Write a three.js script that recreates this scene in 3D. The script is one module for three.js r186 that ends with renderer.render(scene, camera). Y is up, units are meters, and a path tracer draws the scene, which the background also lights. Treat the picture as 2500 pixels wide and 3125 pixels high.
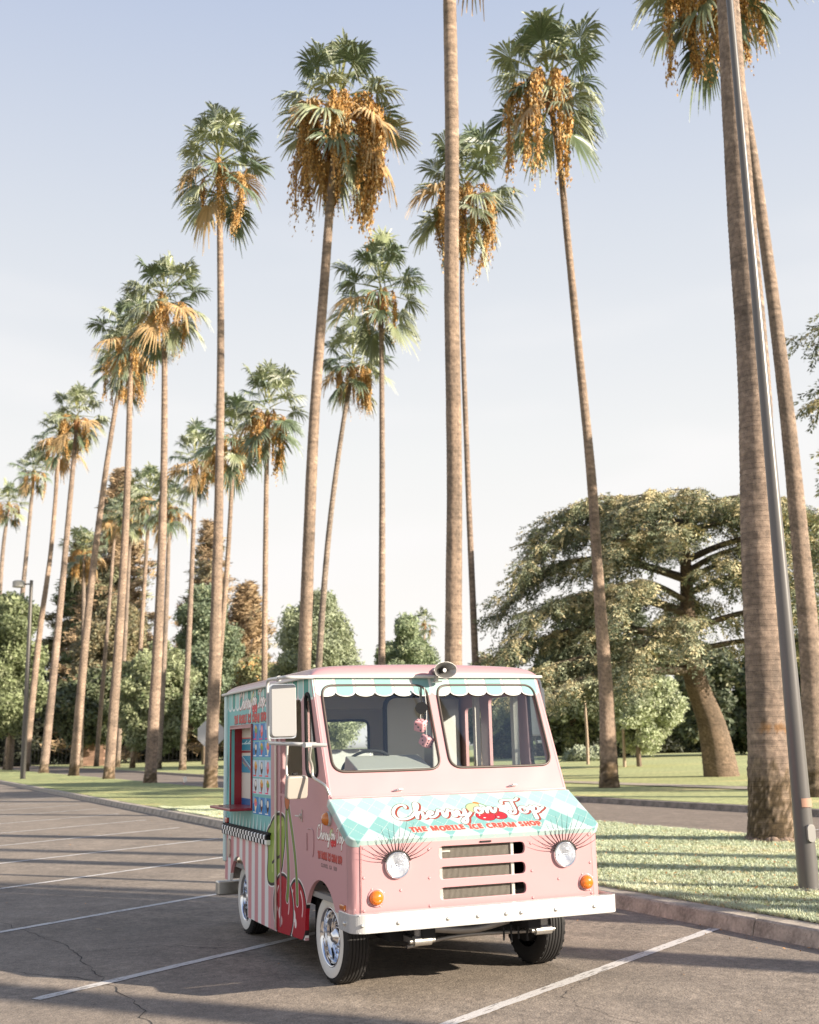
import * as THREE from 'three';
import { mergeGeometries } from 'three/addons/utils/BufferGeometryUtils.js';
import { RoundedBoxGeometry } from 'three/addons/geometries/RoundedBoxGeometry.js';
import { ImprovedNoise } from 'three/addons/math/ImprovedNoise.js';

/* ---------- camera, sky, sun, exposure ---------- */
const CAM_H = 1.717, PITCH = 11.598, ROLL = 1.335, FPX = 3465.2;
const scene = new THREE.Scene();
const camera = new THREE.PerspectiveCamera(2 * Math.atan(1562.5 / FPX) * 180 / Math.PI, 2500 / 3125, 0.1, 3000);
camera.position.set(0, CAM_H, 0);
camera.rotation.set(PITCH * Math.PI / 180, 0, -ROLL * Math.PI / 180);
camera.focus = 9.2; camera.userData.fStop = 2.8;
const renderer = new THREE.WebGLRenderer({ antialias: true });
renderer.toneMapping = THREE.LinearToneMapping;
renderer.toneMappingExposure = 2.15;
renderer.shadowMap.enabled = true;
const SUN_EL = 20.5 * Math.PI / 180, SUN_DIR = new THREE.Vector3(0.9, Math.tan(SUN_EL), 0.435).normalize();
const sun = new THREE.DirectionalLight(new THREE.Color().setRGB(1, 0.885, 0.73), 5);
sun.position.copy(SUN_DIR).multiplyScalar(150);
sun.castShadow = true; sun.shadow.mapSize.set(4096, 4096); sun.shadow.radius = 1.2;
Object.assign(sun.shadow.camera, { left: -90, right: 90, top: 70, bottom: -70, near: 1, far: 420 });
scene.add(sun, sun.target);

const noise = new ImprovedNoise();
let seed = 20417;
const rnd = () => { seed = (seed + 0x6D2B79F5) | 0; let t = Math.imul(seed ^ (seed >>> 15), 1 | seed); t = (t + Math.imul(t ^ (t >>> 7), 61 | t)) ^ t; return ((t ^ (t >>> 14)) >>> 0) / 4294967296; };
const rr = (a, b) => a + (b - a) * rnd();
const lerp = THREE.MathUtils.lerp, clamp = THREE.MathUtils.clamp, smooth = THREE.MathUtils.smoothstep;
const fbm = (x, y, z, o = 4) => { let s = 0, a = 1, n = 0; for (let i = 0; i < o; i++) { s += a * noise.noise(x, y, z + i * 7.3); n += a; a *= 0.5; x *= 2.03; y *= 2.03; z *= 2.03; } return s / n; };

{ // clear late-afternoon sky with thin high cloud near the horizon
  const W = 1024, H = 512, d = new Float32Array(W * H * 4);
  const stops = [[0, [0.49, 0.465, 0.445]], [0.1, [0.475, 0.46, 0.445]], [0.25, [0.425, 0.428, 0.428]], [0.42, [0.338, 0.358, 0.392]], [0.6, [0.235, 0.272, 0.355]], [0.8, [0.125, 0.17, 0.28]], [1, [0.085, 0.13, 0.24]]];
  for (let j = 0; j < H; j++) for (let i = 0; i < W; i++) {
    const el = ((j + 0.5) / H - 0.5) * Math.PI, az = ((i + 0.5) / W - 0.5) * 2 * Math.PI, y = Math.sin(el);
    const s = clamp(Math.abs(y), 0, 1);
    let k = 0; while (k < stops.length - 2 && s > stops[k + 1][0]) k++;
    const t = clamp((s - stops[k][0]) / (stops[k + 1][0] - stops[k][0]), 0, 1);
    const x = Math.cos(az) * Math.cos(el), z = Math.sin(az) * Math.cos(el);
    const n1 = fbm(x * 3.2 + 3, y * 15, z * 3.2, 5), c = smooth(n1, 0.02, 0.5) * smooth(y, 0.0, 0.06) * (1 - smooth(y, 0.25, 0.5));
    const g = Math.max(0, x * SUN_DIR.x + y * SUN_DIR.y + z * SUN_DIR.z), gl = 1 + 0.55 * Math.pow(g, 6);
    for (let q = 0; q < 3; q++) {
      let v = lerp(stops[k][1][q], stops[k + 1][1][q], t);
      v = lerp(v, [0.47, 0.46, 0.46][q], c * 0.5) * gl;
      d[(j * W + i) * 4 + q] = y < -0.01 ? [0.2, 0.18, 0.15][q] : v;
    }
    d[(j * W + i) * 4 + 3] = 1;
  }
  const sky = new THREE.DataTexture(d, W, H, THREE.RGBAFormat, THREE.FloatType);
  sky.mapping = THREE.EquirectangularReflectionMapping; sky.magFilter = THREE.LinearFilter; sky.minFilter = THREE.LinearFilter; sky.needsUpdate = true;
  scene.background = sky; scene.environment = sky;
}

/* ---------- helpers ---------- */
const counts = {};
const numbered = (n) => { const k = counts[n] = (counts[n] ?? -1) + 1; return k ? n + '_' + String(k).padStart(3, '0') : n; };
function tag(o, label, category, group, kind) { if (label) o.userData.label = label; if (category) o.userData.category = category; if (group) o.userData.group = group; if (kind) o.userData.kind = kind; return o; }
function thing(name, label, category, pos = [0, 0, 0], turn = 0, group) { const o = new THREE.Group(); o.name = numbered(name); o.position.set(...pos); o.rotation.y = turn; scene.add(o); return tag(o, label, category, group); }
function part(parent, name, geo, m, label) { const o = new THREE.Mesh(Array.isArray(geo) ? M(geo) : geo, m); o.name = name; o.castShadow = o.receiveShadow = true; if (label) o.userData.label = label; parent.add(o); return o; }
function solo(name, geo, m, label, category, group, pos) { const o = part(scene, numbered(name), geo, m); if (pos) o.position.set(...pos); return tag(o, label, category, group); }
function struct(name, geo, m, parent = scene) { const o = part(parent, name, geo, m); if (parent === scene) o.userData.kind = 'structure'; return o; }
function M(list) {
  list = list.flat().map((g) => { g = g.index ? g.toNonIndexed() : g; for (const k of Object.keys(g.attributes)) if (!['position', 'normal', 'uv', 'color'].includes(k)) g.deleteAttribute(k); g.morphAttributes = {}; g.clearGroups(); return g; });
  const col = list.some((g) => g.attributes.color);
  for (const g of list) {
    const n = g.attributes.position.count;
    if (!g.attributes.normal) g.computeVertexNormals();
    if (!g.attributes.uv) g.setAttribute('uv', new THREE.BufferAttribute(new Float32Array(n * 2), 2));
    if (col && !g.attributes.color) g.setAttribute('color', new THREE.BufferAttribute(new Float32Array(n * 3).fill(1), 3));
  }
  return mergeGeometries(list, false);
}
function mv(g, x = 0, y = 0, z = 0, rx = 0, ry = 0, rz = 0) { const m = new THREE.Matrix4().makeRotationFromEuler(new THREE.Euler(rx, ry, rz)); m.setPosition(x, y, z); return g.applyMatrix4(m); }
const V = (x, y, z) => new THREE.Vector3(x, y, z);
const box = (w, h, d, ...a) => mv(new THREE.BoxGeometry(w, h, d), ...a);
const rbox = (w, h, d, r, ...a) => mv(new RoundedBoxGeometry(w, h, d, 3, r), ...a);
const cyl = (r1, r2, h, s, ...a) => mv(new THREE.CylinderGeometry(r1, r2, h, s), ...a);
const tube = (pts, r, seg = 24, rad = 8) => new THREE.TubeGeometry(new THREE.CatmullRomCurve3(pts.map((p) => p.isVector3 ? p : V(...p))), seg, r, rad, false);
function bent(pts, r, fillet = 0.05, rad = 10) { // straight pipes with rounded corners
  pts = pts.map((p) => V(...p)); const path = new THREE.CurvePath(); let cur = pts[0];
  for (let i = 1; i < pts.length; i++) {
    if (i === pts.length - 1) { path.add(new THREE.LineCurve3(cur, pts[i])); break; }
    const a = pts[i].clone().add(pts[i - 1].clone().sub(pts[i]).setLength(fillet)), b = pts[i].clone().add(pts[i + 1].clone().sub(pts[i]).setLength(fillet));
    path.add(new THREE.LineCurve3(cur, a)); path.add(new THREE.QuadraticBezierCurve3(a, pts[i], b)); cur = b;
  }
  return new THREE.TubeGeometry(path, pts.length * 14, r, rad, false);
}
const lathe = (pts, s = 48) => new THREE.LatheGeometry(pts.map(([x, y]) => new THREE.Vector2(x, y)), s);
function shapeOf(pts) { const s = new THREE.Shape(); pts.forEach(([x, y], i) => i ? s.lineTo(x, y) : s.moveTo(x, y)); s.closePath(); return s; }
function rpoly(pts, r, n = 7, C = THREE.Shape) { // polygon with rounded corners
  const out = [], N = pts.length;
  for (let i = 0; i < N; i++) {
    const p = new THREE.Vector2(...pts[i]), a = new THREE.Vector2(...pts[(i + N - 1) % N]), b = new THREE.Vector2(...pts[(i + 1) % N]);
    const ra = Math.min(r, a.distanceTo(p) * 0.49, b.distanceTo(p) * 0.49), p0 = p.clone().add(a.sub(p).setLength(ra)), p1 = p.clone().add(b.sub(p).setLength(ra));
    for (let k = 0; k <= n; k++) { const t = k / n; out.push([(1 - t) ** 2 * p0.x + 2 * t * (1 - t) * p.x + t * t * p1.x, (1 - t) ** 2 * p0.y + 2 * t * (1 - t) * p.y + t * t * p1.y]); }
  }
  const s = new C(); out.forEach(([x, y], i) => i ? s.lineTo(x, y) : s.moveTo(x, y)); s.closePath(); s.userPts = out; return s;
}
const extr = (s, depth, bevel = 0, seg = 2) => new THREE.ExtrudeGeometry(s, { depth, bevelEnabled: bevel > 0, bevelThickness: bevel, bevelSize: bevel, bevelOffset: -bevel, bevelSegments: seg, curveSegments: 24, steps: 1 });
function planarUV(g, f) { const p = g.attributes.position, uv = new Float32Array(p.count * 2); for (let i = 0; i < p.count; i++) { const [u, v] = f(p.getX(i), p.getY(i), p.getZ(i)); uv[i * 2] = u; uv[i * 2 + 1] = v; } g.setAttribute('uv', new THREE.BufferAttribute(uv, 2)); return g; }
function paint(g, f) { const p = g.attributes.position, c = new Float32Array(p.count * 3); for (let i = 0; i < p.count; i++) { const q = f(p.getX(i), p.getY(i), p.getZ(i), i); c[i * 3] = q[0]; c[i * 3 + 1] = q[1]; c[i * 3 + 2] = q[2]; } g.setAttribute('color', new THREE.BufferAttribute(c, 3)); return g; }
const rgb = (r, g, b) => new THREE.Color().setRGB(r, g, b);
const std = (c, rough = 0.6, metal = 0, o = {}) => new THREE.MeshStandardMaterial({ color: Array.isArray(c) ? rgb(...c) : c, roughness: rough, metalness: metal, side: THREE.DoubleSide, ...o });
const phys = (c, o = {}) => new THREE.MeshPhysicalMaterial({ color: Array.isArray(c) ? rgb(...c) : c, side: THREE.DoubleSide, ...o });
function canvasTex(w, h, draw) { const c = document.createElement('canvas'); c.width = w; c.height = h; draw(c.getContext('2d'), w, h); const t = new THREE.CanvasTexture(c); t.colorSpace = THREE.SRGBColorSpace; t.anisotropy = 8; return t; }
function dataTex(n, f, srgb = true) { // f(u, v) -> [r, g, b] 0..1, tiling
  const d = new Uint8Array(n * n * 4); for (let j = 0; j < n; j++) for (let i = 0; i < n; i++) { const q = f(i / n, j / n, i, j); for (let k = 0; k < 3; k++) d[(j * n + i) * 4 + k] = clamp(q[k], 0, 1) * 255; d[(j * n + i) * 4 + 3] = 255; }
  const t = new THREE.DataTexture(d, n, n, THREE.RGBAFormat); t.wrapS = t.wrapT = THREE.RepeatWrapping; t.magFilter = THREE.LinearFilter; t.minFilter = THREE.LinearMipmapLinearFilter; t.generateMipmaps = true; if (srgb) t.colorSpace = THREE.SRGBColorSpace; t.needsUpdate = true; return t;
}
// photograph geometry: places on the ground along the kerb (a) and across it (b); a point at a given distance along a sight line
const kerb = (a, b, y = 0) => V(b * 0.906 - a * 0.424, y, -(b * 0.424 + a * 0.906));
function ray(Dx, Dy) { const k = 2500 / 1725, U = (Dx * k - 1250) / FPX, W = -(Dy * k - 1562.5) / FPX, r = ROLL * Math.PI / 180, p = PITCH * Math.PI / 180, u = U * Math.cos(r) + W * Math.sin(r), v = -U * Math.sin(r) + W * Math.cos(r); return V(u, v * Math.cos(p) + Math.sin(p), -(Math.cos(p) - v * Math.sin(p))); }
function at(Dx, Dy, depth) { const q = ray(Dx, Dy); q.multiplyScalar(depth / -q.z); q.y += CAM_H; return q; }
const metres = (Dpx, depth) => Dpx * (2500 / 1725) * depth / FPX;

/* ---------- ground: parking lot, kerbs, lawns, road ---------- */
const LAWN_Y = 0.13;
// strip between two offsets along the kerb direction, gridded for colour variation
function sheet(a0, a1, bf0, bf1, y, na, nb, col, uvs = 1) {
  const pos = [], uv = [], idx = [], c = [];
  for (let i = 0; i <= na; i++) for (let j = 0; j <= nb; j++) {
    const s = i / na, a = a0 + (a1 - a0) * s * (a1 - a0 > 60 ? s * 0.75 + 0.25 : 1), b = lerp(typeof bf0 === 'function' ? bf0(a) : bf0, typeof bf1 === 'function' ? bf1(a) : bf1, j / nb), p = kerb(a, b, typeof y === 'function' ? y(a, b) : y);
    pos.push(p.x, p.y, p.z); uv.push(a / uvs, b / uvs); const q = col ? col(p.x, p.z, a, b) : [1, 1, 1]; c.push(...q);
    if (i < na && j < nb) { const k = i * (nb + 1) + j; idx.push(k, k + nb + 1, k + 1, k + 1, k + nb + 1, k + nb + 2); }
  }
  const g = new THREE.BufferGeometry(); g.setAttribute('position', new THREE.Float32BufferAttribute(pos, 3)); g.setAttribute('uv', new THREE.Float32BufferAttribute(uv, 2)); g.setAttribute('color', new THREE.Float32BufferAttribute(c, 3)); g.setIndex(idx); g.computeVertexNormals(); return g;
}
const N1 = 1024, grain = new Float32Array(N1 * N1); for (let i = 0; i < grain.length; i++) grain[i] = rnd();
const gr = (i, j) => grain[((j + N1) % N1) * N1 + ((i + N1) % N1)];
const tnoise = (u, v, f, s = 0) => { // tiling noise
  const x = u * f, y = v * f, n = (a, b) => fbm(a, b, s, 2); const wx = u, wy = v;
  return n(x, y) * (1 - wx) * (1 - wy) + n(x - f, y) * wx * (1 - wy) + n(x, y - f) * (1 - wx) * wy + n(x - f, y - f) * wx * wy;
};
const asphaltTex = dataTex(N1, (u, v, i, j) => {
  const a = gr(i, j), b = (gr(i >> 1, (j >> 1) + 300) + gr((i >> 2) + 77, j >> 2)) * 0.5, n = tnoise(u, v, 9, 1), m = tnoise(u, v, 40, 4);
  let k = 0.72 + (a - 0.5) * 0.16 + (b - 0.5) * 0.2 + n * 0.16 + m * 0.18; if (gr(i >> 1, j >> 1) > 0.988) k += 0.18; if (gr((i >> 1) + 9, (j >> 1) + 5) > 0.985) k -= 0.22;
  return [k, k * 0.965, k * 0.925];
});
const asphaltBump = dataTex(512, (u, v, i, j) => { const k = 0.5 + (gr(i, j) - 0.5) * 0.5 + tnoise(u, v, 60, 3) * 0.6; return [k, k, k]; }, false);
const asphalt = std([0.58, 0.515, 0.46], 0.9, 0, { map: asphaltTex, bumpMap: asphaltBump, bumpScale: 0.006, vertexColors: true });
const lotStain = (x, z) => { const n = fbm(x * 0.35, z * 0.35, 2.2, 5), m = fbm(x * 1.7, z * 1.7, 8.1, 4), s = smooth(n, 0.05, 0.45); const k = 0.86 + n * 0.42 + m * 0.26 - s * 0.16; return [k, k * (1 - 0.02 * m), k * (0.985 - 0.05 * m)]; };
const ground = struct('ground', mv(new THREE.PlaneGeometry(2600, 2600), 0, -0.06, 0, -Math.PI / 2), std([0.2, 0.22, 0.11], 1));
const lot = struct('parking_lot', sheet(-14, 190, -16, 7.2, 0, 300, 60, lotStain, 3.2), asphalt);
const road = struct('road', sheet(-14, 210, 13.35, (a) => 18.6 + smooth(a, 40, 100) * 1.2, 0.004, 160, 10, (x, z) => { const k = 0.8 + fbm(x * 0.5, z * 0.5, 6, 4) * 0.22; return [k, k * 0.97, k * 0.96]; }, 3.2), asphalt);
{ // painted bay lines, worn, and their chips
  const paintTex = canvasTex(1024, 128, (c, w, h) => {
    c.fillStyle = '#fff'; c.fillRect(0, 0, w, h);
    for (let i = 0; i < 1800; i++) { const g = 140 + rnd() * 90; c.fillStyle = `rgba(${g},${g - 8},${g - 16},${0.25 + rnd() * 0.4})`; c.fillRect(rnd() * w, rnd() * h, 1 + rnd() * 9, 1 + rnd() * 3); }
    for (let i = 0; i < 110; i++) { c.fillStyle = 'rgba(105,97,90,.92)'; const x = rnd() * w, y = rnd() < 0.6 ? (rnd() < 0.5 ? 0 : h) : rnd() * h, r = 2 + rnd() * 9; c.beginPath(); for (let k = 0; k < 9; k++) c.lineTo(x + Math.cos(k * 0.7) * r * (0.6 + rnd() * 2.2), y + Math.sin(k * 0.7) * r * (0.3 + rnd() * 0.6)); c.fill(); }
  });
  const paint = std([0.62, 0.59, 0.56], 0.75, 0, { map: paintTex });
  const dir = V(0.575, 0, -0.818), nrm = V(0.818, 0, 0.575);
  const bays = [[[0.05, 7.45], [2.72, 11.0]], [[-2.75, 8.62], [0.78, 13.9]], [[-5.4, 9.85], [-1.5, 15.85]], [[-6.9, 13.2], [-2.7, 19.9]], [[-8.2, 16.8], [-3.9, 23.2]], [[-9.7, 20.0], [-5.4, 26.7]], [[-11.2, 23.2], [-6.9, 29.9]], [[-12.7, 26.4], [-8.4, 33.1]], [[-14.2, 29.6], [-9.9, 36.3]], [[-15.7, 32.8], [-11.4, 39.5]], [[-18.7, 39.2], [-14.4, 45.9]], [[-17.2, 36], [-12.9, 42.7]]];
  for (const [[x0, d0], [x1, d1]] of bays) {
    const L = Math.hypot(x1 - x0, d1 - d0), g = new THREE.PlaneGeometry(L, 0.105, 60, 1), p = g.attributes.position, w = Math.atan2(d1 - d0, x1 - x0), s = rnd() * 9;
    for (let i = 0; i < p.count; i++) { const x = p.getX(i); p.setY(i, p.getY(i) + fbm(x * 3, p.getY(i) * 30, s, 3) * 0.016); }
    g.attributes.uv.array.forEach((_, i, a) => { if (!(i & 1)) a[i] = a[i] * L / 3 + s; });
    mv(g, 0, 0, 0, -Math.PI / 2); mv(g, (x0 + x1) / 2, 0.004, -(d0 + d1) / 2, 0, w, 0); const l = struct('painted_line', g, paint, lot);
  }
  paintTex.wrapS = THREE.RepeatWrapping;
  // short white dashes on the road
  for (let i = 0; i < 5; i++) { const c0 = kerb(17 + i * 9, 16), g = mv(new THREE.PlaneGeometry(3, 0.1), 0, 0, 0, -Math.PI / 2); mv(g, c0.x, 0.009, c0.z, 0, Math.atan2(0.906, -0.424), 0); struct('road_dash', g, paint, road); }
  // cracks
  const crackM = std([0.035, 0.033, 0.032], 1), crack = (pts, w) => { const pos = [], idx = []; const n = 70, cv = new THREE.CatmullRomCurve3(pts.map(([x, d]) => V(x, 0.003, -d))); for (let i = 0; i <= n; i++) { const p = cv.getPoint(i / n), t = cv.getTangent(i / n), j = V(-t.z, 0, t.x), o = fbm(i * 0.31, pts[0][0], 3, 3) * 0.12, ww = w * (0.25 + Math.abs(noise.noise(i * 0.8, 2, pts[0][1])) * 1.8); p.addScaledVector(j, o); pos.push(p.x + j.x * ww, p.y, p.z + j.z * ww, p.x - j.x * ww, p.y, p.z - j.z * ww); if (i < n) idx.push(i * 2, i * 2 + 1, i * 2 + 2, i * 2 + 1, i * 2 + 3, i * 2 + 2); } const g = new THREE.BufferGeometry(); g.setAttribute('position', new THREE.Float32BufferAttribute(pos, 3)); g.setIndex(idx); g.computeVertexNormals(); struct('crack', g, crackM, lot); };
  crack([[-4.5, 12.6], [-3.7, 11.6], [-3.05, 10.6], [-2.6, 9.6], [-2.1, 8.6], [-1.7, 7.6], [-1.5, 6]], 0.0045);
  crack([[-3.05, 10.5], [-2.4, 10.75], [-1.6, 10.6], [-0.9, 10.9]], 0.005);
  crack([[-5.6, 13.4], [-4.4, 10.9], [-3.6, 9.9], [-2.5, 9.3]], 0.005);
  crack([[0.9, 9.6], [1.25, 9.0], [1.0, 8.3], [1.5, 7.2]], 0.003);
}
// kerbs of separate lengths with open joints
const concreteTex = dataTex(512, (u, v, i, j) => { const k = 0.8 + (gr(i, j) - 0.5) * 0.12 + tnoise(u, v, 6, 9) * 0.3 + tnoise(u, v, 30, 5) * 0.2 - (gr(i >> 2, j >> 2) > 0.985 ? 0.15 : 0); return [k, k * 0.97, k * 0.93]; });
const concrete = std([0.66, 0.61, 0.545], 0.92, 0, { map: concreteTex, bumpMap: concreteTex, bumpScale: 0.004 }), concreteDull = std([0.42, 0.38, 0.35], 0.95, 0, { map: concreteTex });
function kerbRun(name, a0, a1, bf, sign, len, m) {
  const root = new THREE.Group(); root.name = name; root.userData.kind = 'structure'; scene.add(root);
  const prof = [[-0.03, 0], [0.0, 0.1], [0.012, 0.128], [0.035, 0.142], [0.25, 0.144], [0.25, -0.08], [-0.03, -0.08]];
  for (let a = a0; a < a1; a += len * (a > 60 ? 4 : 1)) {
    const l = len * (a > 60 ? 4 : 1) - 0.018, s = shapeOf(prof.map(([x, y]) => [x, y])), g = extr(s, l, 0.004, 1);
    const c0 = kerb(a, bf(a)), c1 = kerb(a + l, bf(a + l)), dv = c1.clone().sub(c0), e = V(dv.x, 0, dv.z).normalize(), n = V(e.z, 0, -e.x).multiplyScalar(-sign * Math.sign(V(e.z, 0, -e.x).dot(V(-0.906, 0, 0.424)) || 1));
    // shape x -> n (into the verge), y -> up, depth -> along
    const mtx = new THREE.Matrix4().makeBasis(n, V(0, 1, 0), e); mtx.setPosition(c0.x, rr(-0.004, 0.004), c0.z); g.applyMatrix4(mtx);
    if (n.clone().cross(V(0, 1, 0)).dot(e) < 0) { const p = g.attributes; const gi = g; for (const k of ['position', 'normal', 'uv']) { const at2 = p[k], s2 = at2.itemSize; for (let i = 0; i < at2.count; i += 3) for (let q = 0; q < s2; q++) { const t = at2.array[(i + 1) * s2 + q]; at2.array[(i + 1) * s2 + q] = at2.array[(i + 2) * s2 + q]; at2.array[(i + 2) * s2 + q] = t; } } }
    part(root, 'kerb_stone', g, m);
  }
  return root;
}
kerbRun('parking_lot_kerb', -13, 175, () => 7.18, 1, 3.05, concrete);
kerbRun('road_kerb_near', -13, 175, () => 13.4, -1, 3.05, concreteDull);
kerbRun('road_kerb_far', -13, 175, (a) => 18.62 + smooth(a, 40, 100) * 1.2, 1, 3.05, concreteDull);
// lawns
const lawnTex = dataTex(N1, (u, v, i, j) => { const a = gr(i, j), b = gr((i >> 1) + 40, j >> 2), n = tnoise(u, v, 8, 2), m = tnoise(u, v, 36, 7); const k = 0.72 + (a - 0.5) * 0.3 + (b - 0.5) * 0.26 + n * 0.25 + m * 0.3; return [k * 0.98, k, k * 0.8]; });
const lawnM = std([0.82, 0.86, 0.62], 1, 0, { map: lawnTex, bumpMap: lawnTex, bumpScale: 0.03, vertexColors: true });
const lawnCol = (x, z) => { const n = fbm(x * 0.45, z * 0.45, 5, 4), m = fbm(x * 2.1, z * 2.1, 1.5, 3), dry = smooth(n + m * 0.5, 0.12, 0.5); const k = 0.9 + n * 0.25 + m * 0.2; return [k * (1 + 0.35 * dry), k * (1 + 0.1 * dry), k * (1 + 0.1 * dry)]; };
const farLawnM = std([0.92, 0.92, 0.66], 1, 0, { map: lawnTex, vertexColors: true });
const humpy = (a, b) => LAWN_Y + 0.02 + 0.025 * fbm(a * 0.5, b * 0.5, 4, 3);
struct('lawn_strip', sheet(-13, 175, 7.42, 13.16, humpy, 260, 24, lawnCol, 1.7), lawnM);
struct('far_lawn', sheet(-13, 210, (a) => 18.85 + smooth(a, 40, 100) * 1.2, 150, (a, b) => LAWN_Y + 0.02 + smooth(b, 26, 60) * 0.25, 160, 60, lawnCol, 1.7), farLawnM);
{ // pale path across the far lawn, in slabs
  const path = new THREE.Group(); path.name = 'footpath'; path.userData.kind = 'structure'; scene.add(path);
  for (let a = 8; a < 60; a += 1.8) part(path, 'paving_slab', sheet(a, a + 1.78, 24.1, 25.4, LAWN_Y + 0.045 + rr(0, 0.006), 1, 1, null, 1), concrete);
}
{ // grass tufts on the near lawn and along its edge
  const blade = [], n = 7; for (let i = 0; i < n; i++) { const an = rnd() * 6.28, t = rr(0.2, 0.8), h = rr(0.018, 0.04), w = 0.0032, x = Math.cos(an) * 0.012, z = Math.sin(an) * 0.012, ca = Math.cos(an + 1.57) * w, sa = Math.sin(an + 1.57) * w; blade.push(x - ca, 0, z - sa, x + ca, 0, z + sa, x + Math.cos(an) * t * h, h, z + Math.sin(an) * t * h); }
  const g = new THREE.BufferGeometry(); g.setAttribute('position', new THREE.Float32BufferAttribute(blade, 3)); g.computeVertexNormals();
  const gm = std([1, 1, 1], 0.8), NT = 150000, im = new THREE.InstancedMesh(g, gm, NT), m4 = new THREE.Matrix4(), q = new THREE.Quaternion(), c = new THREE.Color();
  for (let i = 0; i < NT; i++) {
    const a = -1 + Math.pow(rnd(), 1.6) * 34, e = rnd() < 0.12, b = e ? 7.42 + Math.abs(rr(-0.05, 0.22)) : rr(7.45, 13.2), p = kerb(a, b, humpy(a, b) - 0.004), k = lawnCol(p.x, p.z), s = rr(0.6, 1.15) * (e ? 1.35 : 1) * (1 + 0.5 * fbm(p.x * 1.3, p.z * 1.3, 3, 3)), l = rr(0.75, 1.2);
    m4.compose(p, q.setFromAxisAngle(V(0, 1, 0), rnd() * 6.28), V(s * 1.2, s, s * 1.2)); im.setMatrixAt(i, m4);
    im.setColorAt(i, rnd() < 0.08 ? c.setRGB(0.58 * l, 0.5 * l, 0.3 * l) : c.setRGB(0.64 * l * k[0], 0.7 * l * k[1], 0.5 * l * k[2]));
  }
  im.name = 'grass_tufts'; im.castShadow = im.receiveShadow = true; scene.add(tag(im, 'short pale green grass on the verge beside the parking lot', 'grass', null, 'stuff'));
  // dry leaves
  const lg = new THREE.BufferGeometry(); lg.setAttribute('position', new THREE.Float32BufferAttribute([-0.03, 0, 0, 0, 0.006, -0.015, 0.035, 0.014, 0, -0.03, 0, 0, 0.035, 0.014, 0, 0, 0.006, 0.016], 3)); lg.computeVertexNormals();
  const NL = 1900, lm = new THREE.InstancedMesh(lg, std([1, 1, 1], 0.9), NL);
  for (let i = 0; i < NL; i++) {
    const onLot = rnd() < 0.3, cl = Math.floor(rnd() * 5), cp = [[9, 12.2], [6.5, 8.4], [14, 10], [10.5, 9.2], [8, 10.6]][cl];
    let a = rr(-2, 30), b = onLot ? (rnd() < 0.65 ? 7.13 - Math.abs(rr(0, 0.4)) * rnd() : rr(-2, 7)) : rnd() < 0.45 ? cp[1] + rr(-0.7, 0.7) * rnd() : rr(7.5, 13.2); if (!onLot && rnd() < 0.4) a = cp[0] + rr(-1.3, 1.3);
    m4.compose(kerb(a, b, onLot ? 0.006 : humpy(a, b) + 0.02), q.setFromEuler(new THREE.Euler(rr(-0.5, 0.5), rnd() * 6.28, rr(-0.4, 0.4))), V(1, 1, 1).multiplyScalar(rr(0.25, 0.95) * (onLot ? 0.6 : 1))); lm.setMatrixAt(i, m4);
    const l = rr(0.6, 1.3); lm.setColorAt(i, c.setRGB(0.5 * l, 0.26 * l, 0.1 * l));
  }
  lm.name = 'dry_leaves'; lm.castShadow = lm.receiveShadow = true; scene.add(tag(lm, 'scattered dry orange brown leaves on grass and asphalt', 'leaves', null, 'stuff'));
}
/* ---------- vegetation ---------- */
const DOWN = V(0, -1, 0);
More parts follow.
